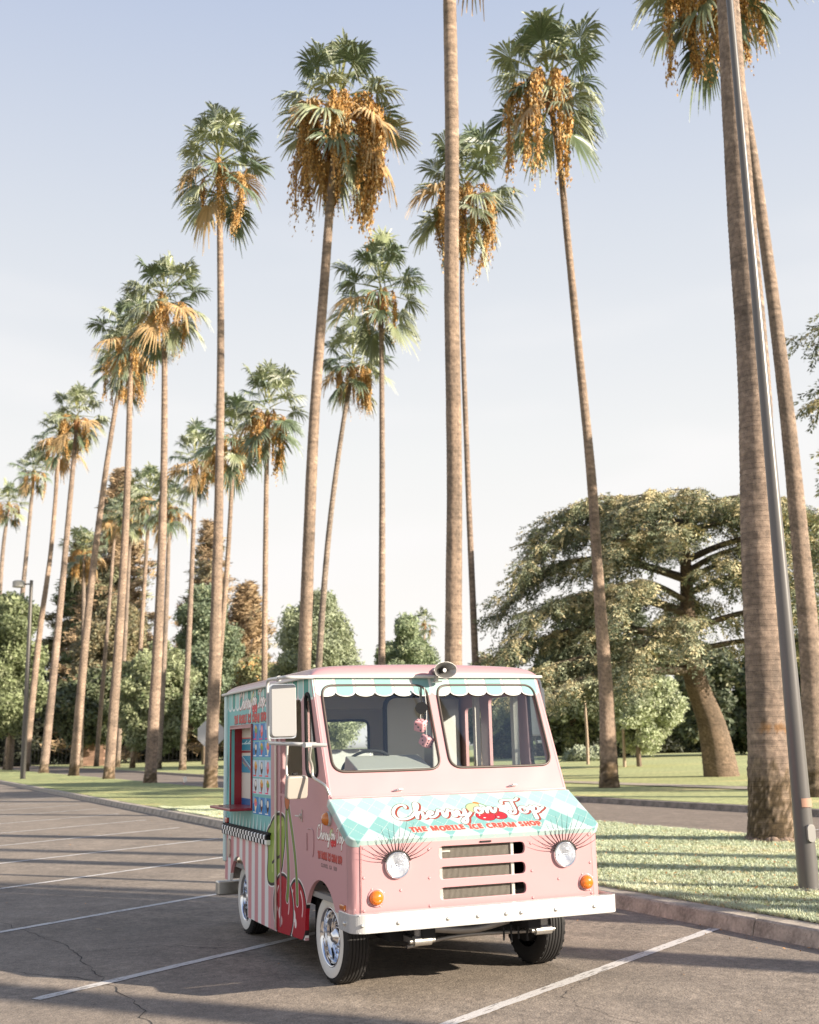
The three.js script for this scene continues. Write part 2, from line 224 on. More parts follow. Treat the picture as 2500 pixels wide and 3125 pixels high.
// a fan leaf: leafstalk along +z, then a pleated fan whose tips hang; el is the elevation it will be set at
function frondGeo(el, sd, dead = false) {
  const keep = seed; seed = sd; const pos = [], col = [], down = V(0, -Math.cos(el), -Math.sin(el)); // gravity in the leaf's own axes (rotated about x by -el)
  const tri = (a, b, c, ca, cb, cc) => { for (const [p, k] of [[a, ca], [b, cb], [c, cc]]) { pos.push(p.x, p.y, p.z); col.push(...k); } };
  const stalkL = rr(1.0, 1.35), sag = (p, t) => p.addScaledVector(down, t); let prev = null;
  const green = dead ? [0.5, 0.33, 0.15] : [0.185, 0.215, 0.12], tip = dead ? [0.58, 0.42, 0.24] : [0.52, 0.53, 0.43], stalkC = dead ? [0.4, 0.22, 0.08] : [0.3, 0.3, 0.12];
  for (let i = 0; i <= 4; i++) { const t = i / 4, p = sag(V(0, 0, t * stalkL), 0.1 * t * t), w = lerp(0.055, 0.022, t), c = [V(p.x - w, p.y, p.z), V(p.x, p.y + w * 0.6, p.z), V(p.x + w, p.y, p.z)]; if (prev) for (let k = 0; k < 2; k++) { tri(prev[k], c[k], prev[k + 1], stalkC, stalkC, stalkC); tri(prev[k + 1], c[k], c[k + 1], stalkC, stalkC, stalkC); } prev = c; }
  const N = 28, span = 2.05, base = sag(V(0, 0, stalkL), 0.1), st = [0.02, 0.34, 0.66, 0.84, 1.0];
  const cup = rr(0.1, 0.45);
  for (let i = 0; i < N; i++) {
    const a = (i / (N - 1) * 2 - 1) * span + rr(-0.02, 0.02), L = rr(0.92, 1.12) * (1.06 - 0.26 * Math.abs(a) / span), step = span * 2 / (N - 1) * 0.5, droop = rr(0.12, 0.62) * (dead ? 1.5 : 1), dir = V(Math.sin(a), 0, Math.cos(a)), side = V(Math.cos(a), 0, -Math.sin(a)), rowsP = [], k0 = rr(0.8, 1.2);
    const fold = cup * Math.abs(Math.sin(a));
    for (const r of st) { const rad = r * L * 0.92, w = r < 0.68 ? step * rad * 1.03 : step * 0.66 * L * 0.92 * (1 - (r - 0.66) / 0.36) + 0.003, c = base.clone().addScaledVector(dir, rad); c.y += fold * rad * 0.9; sag(c, droop * Math.pow(Math.max(0, r - 0.35) / 0.65, 2) * L * 1.15 + 0.05 * r * r); const tw = r > 0.6 ? rr(-0.012, 0.012) : 0; rowsP.push([c.clone().addScaledVector(side, -w).add(V(0, -w * 0.35 + tw, 0)), c.clone().add(V(0, w * 0.4, 0)), c.clone().addScaledVector(side, w).add(V(0, -w * 0.35 - tw, 0)), r]); }
    for (let s = 0; s < st.length - 1; s++) { const A = rowsP[s], B = rowsP[s + 1], ca = green.map((g, q) => lerp(g, tip[q], Math.pow(A[3], 4) * 0.6) * k0), cb = green.map((g, q) => lerp(g, tip[q], Math.pow(B[3], 4) * 0.6) * k0); for (let k = 0; k < 2; k++) { tri(A[k], B[k], A[k + 1], ca, cb, ca); tri(A[k + 1], B[k], B[k + 1], ca, cb, cb); } }
  }
  seed = keep;
  const g = new THREE.BufferGeometry(); g.setAttribute('position', new THREE.Float32BufferAttribute(pos, 3)); g.setAttribute('color', new THREE.Float32BufferAttribute(col, 3)); g.computeVertexNormals(); return g;
}
const frondClasses = [78, 55, 32, 8, -18, -44, -66].map((d, i) => ({ el: d * Math.PI / 180, geos: [frondGeo(d * Math.PI / 180, 100 + i), frondGeo(d * Math.PI / 180, 200 + i), frondGeo(d * Math.PI / 180, 300 + i)], dead: frondGeo(d * Math.PI / 180, 400 + i, true) }));
const frondM = [[1, 1, 1], [0.72, 0.82, 0.78], [1.6, 1.55, 1.5]].map((c) => phys(c, { vertexColors: true, roughness: 0.36, transmission: 0.15, thickness: 0 })), deadM = phys([1, 1, 1], { vertexColors: true, roughness: 0.9, transmission: 0.2, thickness: 0 });
// a hanging flower stalk: a bare arch, then a curtain of branchlets thick with small dry fruit
function clusterGeo(sd) {
  const keep = seed; seed = sd; const list = [], L = rr(1.5, 2.1), out = rr(0.55, 1.0);
  const cv = new THREE.CatmullRomCurve3([V(0, 0, 0), V(0, 0.3, out * 0.6), V(0, 0.12, out), V(0, -0.5, out * 1.12), V(0, -L, out * 1.1)]);
  list.push(paint(new THREE.TubeGeometry(cv, 14, 0.022, 4, false).toNonIndexed(), () => [0.42, 0.22, 0.07]));
  const pos = [], col = []; const bit = (p, s, c) => { const v = [V(0, s * 1.7, 0), V(s, 0, 0), V(0, 0, s), V(-s * 0.8, 0, -s * 0.6), V(0, -s * 1.9, 0)].map((q) => q.applyAxisAngle(V(0, 0, 1), rr(-0.5, 0.5)).applyAxisAngle(V(0, 1, 0), rr(0, 6.3)).add(p)); for (const [a, b, d] of [[0, 1, 2], [0, 2, 3], [0, 3, 1], [4, 2, 1], [4, 3, 2], [4, 1, 3]]) for (const k of [a, b, d]) { pos.push(v[k].x, v[k].y, v[k].z); col.push(...c); } };
  for (let i = 0; i < 62; i++) {
    const t = lerp(0.34, 1, Math.pow(rnd(), 0.9)), p0 = cv.getPoint(t), an = rnd() * 6.28, rad = rr(0.04, 0.3) * (1.2 - t * 0.75), len = rr(0.25, 0.7);
    for (let k = 0; k < 13; k++) { const s = k / 12, p = p0.clone().add(V(Math.cos(an) * rad * Math.sqrt(s), -len * s + 0.06 * Math.sin(s * 3), Math.sin(an) * rad * Math.sqrt(s))); p.add(V(rr(-0.04, 0.04), rr(-0.04, 0.04), rr(-0.04, 0.04))); const l = rr(0.5, 1.25), y = rnd(); bit(p, rr(0.014, 0.032), y < 0.25 ? [0.78 * l, 0.58 * l, 0.3 * l] : [0.64 * l, 0.36 * l, 0.105 * l]); }
  }
  seed = keep;
  const g = new THREE.BufferGeometry(); g.setAttribute('position', new THREE.Float32BufferAttribute(pos, 3)); g.setAttribute('color', new THREE.Float32BufferAttribute(col, 3)); list.push(g); const m = M(list); m.computeVertexNormals(); return m;
}
const clusters = [11, 12, 13, 14].map(clusterGeo), clusterM = phys([1, 1, 1], { vertexColors: true, roughness: 0.9, transmission: 0.2, thickness: 0 });
const barkTex = dataTex(512, (u, v, i, j) => { // leaf-scar rings round the trunk, 0.8 m tall tile
  const w = v + 0.012 * tnoise(u, v, 5, 2), ring = Math.abs(((w * 9 + 0.35 * gr(Math.floor(w * 9) * 7, 3)) % 1) - 0.5) * 2, fib = gr(i, j >> 3) * 0.5 + gr(i >> 1, (j >> 4) + 70) * 0.5; const k = 0.66 + (fib - 0.5) * 0.28 + tnoise(u, v, 7, 8) * 0.35 + (ring > 0.9 ? -0.16 : ring > 0.75 ? 0.1 : 0); return [k, k * 0.98, k * 0.95];
});
const barks = [[0.7, 0.555, 0.475], [0.64, 0.53, 0.465], [0.76, 0.59, 0.485]].map((c) => std(c, 0.95, 0, { map: barkTex, bumpMap: barkTex, bumpScale: 0.02, vertexColors: true }));
// trunk through points [x, y, z, radius], ringed
function trunkGeo(pts, ringH, radial, mottle, tileH = 0.8) {
  const cv = new THREE.CatmullRomCurve3(pts.map((p) => V(p[0], p[1], p[2]))), Lh = cv.getLength(), n = Math.round(Lh / ringH), pos = [], uv = [], col = [], idx = [];
  const R = (y) => { let k = 0; while (k < pts.length - 2 && y > pts[k + 1][1]) k++; return lerp(pts[k][3], pts[k + 1][3], clamp((y - pts[k][1]) / (pts[k + 1][1] - pts[k][1]), 0, 1)); };
  const s0 = rnd() * 50; let tone = 1;
  for (let i = 0; i <= n; i++) {
    const p = cv.getPointAt(i / n), r = R(p.y), h = p.y - pts[0][1]; if (rnd() < 0.5) tone = rr(0.82, 1.18);
    for (let j = 0; j <= radial; j++) {
      const a = j / radial * 2 * Math.PI, ca = Math.cos(a), sa = Math.sin(a), q = fbm(ca * 1.4 + s0, h * 1.1, sa * 1.4, 3) + 0.5 * fbm(s0, h * 0.35, 1.5, 2), bump = (i % 2 ? 0.012 : -0.012) * (0.5 + rnd()) + q * 0.05;
      let rad = r * (1 + bump), c = [tone * (0.95 + q * 0.55), tone * (0.93 + q * 0.5), tone * (0.9 + q * 0.45)];
      if (mottle && h < mottle + 1) { // the old base: brown peeling boots with pale weathered patches
        const e = fbm(ca * 1.2 + s0, h * 1.2, sa * 1.2, 3), m = fbm(ca * 4 + s0, h * 4.5, sa * 4, 4), m2 = fbm(ca * 11, h * 11, sa * 11 + s0, 3), edge = smooth(mottle + e * 0.9 - h, 0, 0.14);
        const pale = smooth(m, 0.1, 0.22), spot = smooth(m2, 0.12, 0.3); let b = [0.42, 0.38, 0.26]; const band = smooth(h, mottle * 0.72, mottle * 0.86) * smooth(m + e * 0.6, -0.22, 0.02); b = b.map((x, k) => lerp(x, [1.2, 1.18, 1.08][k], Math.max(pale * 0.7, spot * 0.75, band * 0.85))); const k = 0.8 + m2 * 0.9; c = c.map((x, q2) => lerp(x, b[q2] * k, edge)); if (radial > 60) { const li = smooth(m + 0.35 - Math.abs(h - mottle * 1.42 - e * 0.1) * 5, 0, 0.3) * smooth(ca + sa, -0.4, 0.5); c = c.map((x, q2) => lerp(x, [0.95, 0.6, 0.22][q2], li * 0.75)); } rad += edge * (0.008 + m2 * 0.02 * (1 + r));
      }
      pos.push(p.x + ca * rad, p.y, p.z + sa * rad); uv.push(j / radial * Math.max(1, Math.round(r * 2 * Math.PI / tileH)), h / tileH); col.push(...c.map((x) => clamp(x, 0.12, 2)));
      if (i < n && j < radial) { const k = i * (radial + 1) + j; idx.push(k, k + radial + 1, k + 1, k + 1, k + radial + 1, k + radial + 2); }
    }
  }
  const g = new THREE.BufferGeometry(); g.setAttribute('position', new THREE.Float32BufferAttribute(pos, 3)); g.setAttribute('uv', new THREE.Float32BufferAttribute(uv, 2)); g.setAttribute('color', new THREE.Float32BufferAttribute(col, 3)); g.setIndex(idx); g.computeVertexNormals(); return g;
}
function palm(o) { // o.pts: picture positions up the trunk [x, y, width]; o.d: distance; o.size: crown radius in metres
  const w = o.world ?? o.pts.map(([x, y, wd], i) => { const p = at(x, y, o.d); return [p.x, i ? p.y : LAWN_Y - 0.05, p.z, metres(wd, o.d) / 2]; });
  const root = thing('palm_tree', o.label, 'palm tree', [w[0][0], 0, w[0][2]], 0, o.group), loc = w.map(([x, y, z, r]) => [x - w[0][0], y, z - w[0][2], r]);
  if (!o.world) loc.splice(1, 0, [lerp(loc[0][0], loc[1][0], 0.6 / Math.max(2, loc[1][1])), 0.6, lerp(loc[0][2], loc[1][2], 0.1), lerp(loc[0][3], loc[1][3], 0.5)]);
  const near = o.d < 30; part(root, 'trunk', trunkGeo(loc, near ? 0.05 : o.d < 60 ? 0.085 : 0.14, o.fine ? 72 : near ? 30 : 14, o.mottle ?? 1.0), barks[Math.floor(rnd() * 3)]);
  if (o.fine) { const rim = []; for (let k = 0; k < 44; k++) { const a = k / 44 * 6.283, q = rr(0.04, 0.09); rim.push(mv(paint(new THREE.SphereGeometry(q, 7, 5), () => { const l = rr(0.8, 1.3); return [1.1 * l, 1.0 * l, 0.92 * l]; }), Math.cos(a) * loc[0][3] * 1.02, LAWN_Y + 0.015, Math.sin(a) * loc[0][3] * 1.02)); } part(root, 'root_flare', M(rim), barks[1]).userData.kind = 'stuff'; }
  const T = loc[loc.length - 1], top = V(T[0], T[1], T[2]), s = o.size / 1.95;
  const neck = paint(lathe([[T[3] * 1.0, -0.5], [T[3] * 1.5, -0.2], [T[3] * 1.7, 0.2], [T[3] * 1.2, 0.7], [0.03, 1.0]], 12).toNonIndexed(), (x, y) => { const k = 0.7 + 0.6 * Math.abs(noise.noise(x * 9, y * 9, 3)); return y < 0.25 ? [0.42 * k, 0.2 * k, 0.08 * k] : [0.3 * k, 0.26 * k, 0.1 * k]; });
  part(root, 'crown_shaft', mv(neck, top.x, top.y, top.z), deadM);
  const lush = rr(0.72, 1), nF = Math.round((o.fronds ?? 33) * lush), per = frondClasses.length, wts = [0.1, 0.15, 0.17, 0.2, 0.19, 0.13, 0.06]; let acc = 0; const turn0 = rnd() * 6.28;
  for (let c = 0, gi = 0; c < per; c++) { const n = Math.round(nF * wts[c]); for (let i = 0; i < n; i++) {
    const cl = frondClasses[c], old = (c >= 4 && rnd() < (o.deadShare ?? 0.16)), az = turn0 + c * 1.1 + i / n * 6.283 + rr(-0.25, 0.25), f = part(root, old ? 'dead_frond' : 'frond', old ? cl.dead : cl.geos[Math.floor(rnd() * 3)], old ? deadM : frondM[Math.floor(rnd() * 3)]);
    f.rotation.set(-cl.el + rr(-0.16, 0.16), az, rr(-0.35, 0.35), 'YXZ'); f.position.copy(top).add(V(Math.sin(az) * T[3], lerp(-0.1, 1.45, 1 - c / 6) * s, Math.cos(az) * T[3])); f.scale.setScalar(s * rr(0.78, 1.12) * (c === 0 ? 0.95 : 1));
  } }
  const nC = o.fruit ?? 4; for (let i = 0; i < nC; i++) { const az = (o.fruitAz ?? rnd() * 6.28) + i / nC * 6.283 * (o.fruitSpan ?? 1) + rr(-0.3, 0.3), f = part(root, 'fruit_cluster', clusters[Math.floor(rnd() * 4)], clusterM); f.rotation.set(rr(-0.1, 0.25), az, 0, 'YXZ'); f.position.copy(top).add(V(Math.sin(az) * T[3], rr(0, 0.35) * s, Math.cos(az) * T[3])); f.scale.setScalar(s * rr(0.72, 1.1) * (o.fruitSize ?? 1)); }
  return root;
}
const ROW1 = 'palms in a row on the near grass verge', ROW2 = 'palms in a row across the road';
// near row, right to left
palm({ d: 18.3, fine: 1, mottle: 1.25, pts: [[1630, 1772, 104], [1617, 1500, 84], [1600, 1150, 77], [1588, 800, 70], [1565, 500, 62], [1548, 250, 56], [1533, 0, 50], [1500, -400, 44], [1485, -700, 38]], size: 2.6, fruit: 6, label: 'thickest palm trunk with a mottled brown base, beside the right lamp pole', group: ROW1 });
palm({ d: 27.9, pts: [[957, 1700, 48], [955, 1380, 36], [957, 1000, 33.5], [951, 600, 33], [952, 300, 32], [947, 0, 31], [943, -235, 28]], size: 2.5, fruit: 3, fruitAz: -1.5, fruitSpan: 0.1, fruitSize: 1.25, label: 'palm trunk rising straight behind the middle of the van, its crown out of the picture', group: ROW1 });
palm({ d: 38, pts: [[632, 1670, 36], [641, 1400, 28], [650, 1150, 26], [662, 880, 23], [685, 570, 21], [698, 400, 19], [714, 262, 16]], size: 2.35, fruit: 30, fruitSize: 1.5, deadShare: 0.3, fronds: 30, label: 'palm with the largest mass of orange flower stalks, left of the middle trunk', group: ROW1 });
palm({ d: 48.9, pts: [[443, 1655, 31], [455, 1300, 24], [462, 1000, 19], [465, 700, 16], [462, 375, 12.5]], mottle: 1.2, size: 2.35, fruit: 5, fruitSize: 1.3, fronds: 40, label: 'tall straight palm just left of the van, with two hanging orange clusters', group: ROW1 });
palm({ d: 59, pts: [[316, 1645, 30], [335, 1300, 20], [345, 1000, 15.5], [347, 655, 11]], size: 2.3, fruit: 5, fruitSize: 1.1, mottle: 0.8, label: 'second palm to the left of the van on the near verge', group: ROW1 });
palm({ d: 69.8, pts: [[229, 1632, 26], [250, 1350, 18.5], [265, 1100, 15.5], [277, 725, 10.5]], size: 2.3, fruit: 8, fruitSize: 1.1, label: 'third palm to the left of the van on the near verge, crown against its neighbour', group: ROW1 });
palm({ d: 82, pts: [[155, 1632, 24], [185, 1300, 15.5], [215, 1050, 12.5], [240, 880, 10.5], [260, 770, 9]], size: 2.45, fruit: 14, fruitSize: 1.25, deadShare: 0.3, label: 'fourth palm to the left of the van, leaning right with an orange skirt', group: ROW1 });
palm({ d: 96.7, pts: [[92, 1622, 22], [125, 1300, 14], [148, 1050, 11], [162, 895, 9]], size: 2.5, fruit: 9, fruitSize: 1.2, label: 'fifth palm to the left of the van, trunk passing right of the left lamp post', group: ROW1 });
palm({ d: 108.8, pts: [[53, 1620, 18], [84, 1330, 12], [108, 1154, 9.5], [125, 935, 8]], size: 2.4, fruit: 10, fruitSize: 1.1, deadShare: 0.3, label: 'sixth palm to the left of the van, behind the left lamp post', group: ROW1 });
palm({ d: 124.7, pts: [[14, 1616, 18], [40, 1330, 11], [57, 1154, 8.5], [71, 1005, 7]], size: 2.35, fruit: 5, label: 'seventh palm to the left of the van, second crown from the left edge', group: ROW1 });
palm({ d: 142.6, pts: [[-20, 1612, 16], [-5, 1330, 10], [7, 1154, 8], [18, 1070, 6.5]], size: 2.4, fruit: 6, label: 'palm crown cut by the left edge of the picture', group: ROW1 });
// row across the road
palm({ d: 30.7, pts: [[1722, 1690, 62], [1708, 1400, 44], [1683, 1120, 37], [1655, 850, 32], [1617, 549, 27], [1572, 250, 23], [1530, 60, 20], [1508, -25, 18]], size: 2.35, fruit: 16, fruitSize: 1.2, mottle: 1.0, label: 'leaning palm trunk half hidden behind the right lamp pole', group: ROW2 });
palm({ d: 39.6, pts: [[1283, 1652, 44], [1276, 1450, 30], [1262, 1250, 24], [1245, 1000, 21], [1220, 750, 18], [1195, 500, 16], [1175, 310, 14], [1158, 215, 14]], mottle: 1.1, size: 2.5, fruit: 5, fruitSize: 1.4, fronds: 42, fruitAz: -1.4, fruitSpan: 0.4, label: 'curving palm right of the van, rising in front of the wide cedar', group: ROW2 });
palm({ d: 47.9, pts: [[1008, 1640, 20], [1001, 1395, 14.5], [985, 1000, 12], [973, 600, 10.5], [978, 430, 9]], size: 2.5, fruit: 15, fruitSize: 1.25, fronds: 30, label: 'slim palm whose orange skirted crown stands half behind the middle trunk', group: ROW2 });
palm({ d: 57.1, pts: [[805, 1630, 20], [804, 1395, 15], [805, 1000, 12.5], [803, 640, 10]], size: 2.55, fruit: 4, label: 'slim upright palm over the left half of the van roof', group: ROW2 });
palm({ d: 65.9, pts: [[662, 1625, 17], [672, 1395, 14], [695, 1100, 12], [728, 860, 10], [742, 790, 9]], size: 2.2, fruit: 14, fruitSize: 1.1, label: 'slim palm leaning right beside the thick trunk, crown full of orange clusters', group: ROW2 });
palm({ d: 74.7, pts: [[556, 1620, 17], [557, 1400, 12.5], [560, 1100, 11], [563, 890, 9.5]], size: 2.85, fruit: 9, fruitSize: 1.1, label: 'slim upright palm midway between the tall straight palm and the thick leaning trunk', group: ROW2 });
palm({ d: 85.8, pts: [[448, 1615, 16], [462, 1400, 12], [478, 1200, 10.5], [493, 940, 8.5]], size: 2.7, fruit: 11, fruitSize: 1.1, label: 'slim palm whose trunk runs close beside the tall straight palm', group: ROW2 });
palm({ d: 94.7, pts: [[384, 1612, 18], [400, 1300, 11], [408, 1100, 9], [413, 985, 8]], size: 2.5, fruit: 5, label: 'slim palm in the gap to the left of the tall straight palm', group: ROW2 });
palm({ d: 103, pts: [[334, 1606, 15], [350, 1300, 10], [357, 1080, 8.5]], size: 2.5, fruit: 7, label: 'far slim palm showing just right of the second verge palm', group: ROW2 });
palm({ d: 113, pts: [[279, 1604, 13], [300, 1300, 9], [315, 1060, 7.5]], size: 2.7, fruit: 4, label: 'far slim palm showing just left of the second verge palm', group: ROW2 });
palm({ d: 121, pts: [[248, 1602, 12], [266, 1300, 8.5], [276, 1090, 7]], size: 2.4, fruit: 4, label: 'far slim palm close behind the third verge palm', group: ROW2 });
palm({ d: 132, pts: [[203, 1600, 12], [228, 1300, 8], [243, 1105, 6.5]], size: 2.3, fruit: 4, label: 'far slim palm between the third and fourth verge palms', group: ROW2 });
palm({ d: 128, pts: [[170, 1602, 11], [175, 1400, 9], [177, 1172, 7.5]], size: 2.4, fruit: 16, fruitSize: 1.1, deadShare: 0.5, label: 'low palm with a pale orange skirt in front of the tall brown conifer', group: ROW2 });
palm({ d: 165, pts: [[893, 1600, 7], [893, 1400, 6], [894, 1318, 5]], size: 1.75, fruit: 2, fronds: 26, label: 'tiny distant palm above the van roof between rounded trees', group: 'distant palms' });
// the rows go on beyond the right edge: their trunks throw the bands of shade on the parking lot
for (const [a, b] of [[7.3, 12.8], [2.3, 12.8], [-0.75, 12.8], [-5.1, 12.9], [-2.4, 23], [-9, 23]]) { const p = kerb(a, b), l = rr(-0.8, 0.8); palm({ d: 25, world: [[p.x, LAWN_Y - 0.05, p.z, 0.36], [p.x + l * 0.2, 1, p.z, 0.27], [p.x + l * 0.6, 12, p.z, 0.21], [p.x + l, 24, p.z + 0.3, 0.17]], size: 2.5, fruit: 6, fronds: 30, label: 'palm standing beyond the right edge of the picture', group: 'palms beyond the right edge' }); }

// leaf clumps: diamonds round a point, many copies make a crown
function clumpGeo(n, spread, lw, ll, sd, flat = 0) { const keep = seed; seed = sd; const pos = []; for (let i = 0; i < n; i++) { const c = V(rr(-1, 1), rr(-1, 1) * (1 - flat), rr(-1, 1)).multiplyScalar(spread), d = V(rr(-1, 1), rr(-0.8, 0.7) * (1 - flat * 0.6), rr(-1, 1)).normalize(), s = d.clone().cross(V(rr(-1, 1), rr(-1, 1), rr(-1, 1))).normalize(), L = ll * rr(0.7, 1.2), w = lw * rr(0.7, 1.2), a = c.clone().addScaledVector(d, -L), b = c.clone().addScaledVector(s, w), e = c.clone().addScaledVector(d, L), f = c.clone().addScaledVector(s, -w); for (const p of [a, b, e, a, e, f]) pos.push(p.x, p.y, p.z); } seed = keep; const g = new THREE.BufferGeometry(); g.setAttribute('position', new THREE.Float32BufferAttribute(pos, 3)); g.computeVertexNormals(); return g; }
const leafClumps = [clumpGeo(11, 0.34, 0.075, 0.15, 31), clumpGeo(11, 0.34, 0.08, 0.16, 32)], sprayClump = clumpGeo(12, 0.32, 0.035, 0.22, 33, 0.5), fineClump = clumpGeo(14, 0.3, 0.05, 0.13, 34);
// pine-like hanging spray: needles along a drooping twig
function sprayGeo(sd, L, hang) { const keep = seed; seed = sd; const pos = []; for (let i = 0; i < 26; i++) { const t = rnd(), p = V(rr(-0.16, 0.16) * (1.2 - t), -hang * t * t + rr(-0.04, 0.02), t * L), d = V(rr(-1, 1), rr(-1.0, 0.15), rr(-0.2, 1)).normalize(), l = rr(0.08, 0.2), s = d.clone().cross(V(rr(-1, 1), 1, rr(-1, 1))).normalize().multiplyScalar(0.022), e = p.clone().addScaledVector(d, l), m = p.clone().addScaledVector(d, l * 0.5); for (const q of [p, m.clone().add(s), e, p, e, m.clone().sub(s)]) pos.push(q.x, q.y, q.z); } seed = keep; const g = new THREE.BufferGeometry(); g.setAttribute('position', new THREE.Float32BufferAttribute(pos, 3)); g.computeVertexNormals(); return g; }
const sprays = [sprayGeo(41, 0.7, 0.35), sprayGeo(42, 0.6, 0.6)];
const leafM = phys([1, 1, 1], { roughness: 0.7, transmission: 0.3, thickness: 0 }), needleM = std([1, 1, 1], 0.85), woodM = std([0.46, 0.355, 0.275], 0.95, 0, { map: barkTex, bumpMap: barkTex, bumpScale: 0.03, vertexColors: true }), greyWood = std([0.34, 0.28, 0.22], 0.95, 0, { map: barkTex, bumpMap: barkTex, bumpScale: 0.03, vertexColors: true });
const m4 = new THREE.Matrix4(), qt = new THREE.Quaternion(), sv = new THREE.Vector3(), cc = new THREE.Color();
function scatter(root, name, geo, mat, items) { const im = new THREE.InstancedMesh(geo, mat, items.length); items.forEach(([p, e, s, c], i) => { qt.setFromEuler(e); m4.compose(p, qt, sv.set(s, s, s)); im.setMatrixAt(i, m4); im.setColorAt(i, cc.setRGB(...c)); }); im.name = name; im.userData.kind = 'stuff'; im.castShadow = im.receiveShadow = true; root.add(im); return im; }
const limb = (pts, r0, r1, rad = 7) => { const cv = new THREE.CatmullRomCurve3(pts), n = 14, g = new THREE.TubeGeometry(cv, n, r0, rad, false), P = g.attributes.position; for (let k = 0; k < P.count; k++) { const ring = Math.floor(k / (rad + 1)), c = cv.getPointAt(ring / n), f = lerp(1, r1 / r0, ring / n) * (1 + 0.1 * noise.noise(k * 0.7, r0 * 9, ring * 0.4)); P.setXYZ(k, c.x + (P.getX(k) - c.x) * f, c.y + (P.getY(k) - c.y) * f, c.z + (P.getZ(k) - c.z) * f); } g.computeVertexNormals(); return paint(g, () => [1, 1, 1]); };
// broad tree: blobs of foliage on limbs; D = picture box of the crown [x0, y0, x1, y1]
function leafy(name, label, o) {
  const [x0, y0, x1, y1] = o.box, d = o.d, c = at((x0 + x1) / 2, (y0 + y1) / 2, d), rx = metres(x1 - x0, d) / 2, ry = metres(y1 - y0, d) / 2, bx = o.trunkX ? at(o.trunkX, 1590, d).x : c.x, root = thing(name, label, o.cat ?? 'tree', [bx, 0, c.z], 0, o.group), C = V(c.x - bx, c.y, 0), rz = o.rz ?? Math.min(rx, ry * 1.1);
  const tr = o.tr ?? Math.max(0.12, rx * 0.07), wood = [limb([V(0, -0.3, 0), V(rr(-0.2, 0.2), C.y * 0.4, 0), V(C.x * 0.7, C.y, 0), V(C.x, C.y + ry * 0.6, 0)], tr, tr * 0.25)];
  const blobs = [], nb = o.blobs ?? 34; for (let i = 0; i < nb; i++) { const u = rr(-1, 1), an = rnd() * 6.283, q = Math.sqrt(1 - u * u), k = Math.pow(rnd(), 0.35) * 0.86, taper = o.cone ? clamp(1 - (u * k * 0.5 + 0.5) * o.cone, 0.12, 1) : 1, p = V(Math.cos(an) * q * k * rx * taper, u * k * ry, Math.sin(an) * q * k * rz * taper).add(C); blobs.push([p, rr(0.16, 0.34) * Math.min(rx, ry) * (o.blobScale ?? 1)]); if (i < 12) wood.push(limb([V(C.x * 0.4, C.y * 0.55, 0), C.clone().lerp(p, 0.45).add(V(0, -ry * 0.15, 0)), p], tr * 0.4, 0.03, 5)); }
  const th = part(root, 'trunk', wood[0], o.wood ?? woodM); part(root, 'limbs', M(wood.slice(1)), o.wood ?? woodM).userData.kind = 'stuff';
  const items = [], sz = o.leaf ?? 1, n = o.n ?? 3200;
  for (let i = 0; i < n; i++) { const [b, r] = blobs[Math.floor(rnd() * nb)], u = rr(-1, 1), an = rnd() * 6.283, q = Math.sqrt(1 - u * u), k = Math.pow(rnd(), 0.33) * r, p = V(Math.cos(an) * q * k, u * k * 0.85, Math.sin(an) * q * k).add(b); if (p.y < 0.1) continue; const l = rr(0.6, 1.35), t = rnd() < (o.mix ?? 0.15) ? o.col2 ?? o.col : o.col; items.push([p, new THREE.Euler(rnd() * 6.28, rnd() * 6.28, 0), sz * rr(0.7, 1.3), [t[0] * l, t[1] * l, t[2] * l]]); }
  scatter(root, 'crown', o.fine ? fineClump : leafClumps[nb % 2], leafM, items); return root;
}
// tiered conifer
function conifer(name, label, o) {
  const base = at(o.x, 1596, o.d), H = at(o.x, o.top, o.d).y, root = thing(name, label, 'conifer', [base.x, 0, base.z]), R = o.r;
  part(root, 'trunk', limb([V(0, -0.3, 0), V(0.1, H * 0.5, 0), V(0, H, 0)], o.tr ?? 0.7, 0.05), woodM);
  const items = [], limbs = [], n = o.limbs ?? 90;
  for (let i = 0; i < n; i++) {
    const t = Math.pow((i + rnd()) / n, 0.9), y = lerp(o.low ?? 2, H * 0.985, t), L = R * Math.pow(1 - t, 0.75) * rr(0.6, 1.12) + 0.35, az = i * 2.4 + rr(-0.4, 0.4), dx = Math.sin(az), dz = Math.cos(az), dr = o.droop ?? 0.25, f = (s) => V(dx * L * s, y + L * (0.12 * s - dr * s * s), dz * L * s);
    limbs.push(limb([f(0), f(0.35), f(0.7), f(1)], 0.05 + L * 0.012, 0.015, 4));
    const m = Math.round((o.per ?? 30) * (0.35 + L / R)); for (let k = 0; k < m; k++) { const s = Math.pow(rnd(), 0.7), p = f(s), w = L * 0.22 * (1.1 - s * 0.5) + 0.1; p.add(V(rr(-w, w), rr(-0.45, 0.12) * (0.4 + w * 0.5), rr(-w, w))); const l = rr(0.6, 1.3), q = fbm(p.x * 0.25, p.y * 0.25, p.z * 0.25 + i * 0.02, 2), c = q > (o.green ?? 0.1) ? o.col2 : o.col; items.push([p, new THREE.Euler(rr(-0.5, 0.5), az + rr(-0.9, 0.9), rr(-0.4, 0.4)), (o.leaf ?? 1.4) * rr(0.6, 1.3), [c[0] * l, c[1] * l, c[2] * l]]); }
  }
  part(root, 'limbs', M(limbs), woodM).userData.kind = 'stuff';
  scatter(root, 'crown', o.clump ?? sprayClump, needleM, items); return root;
}
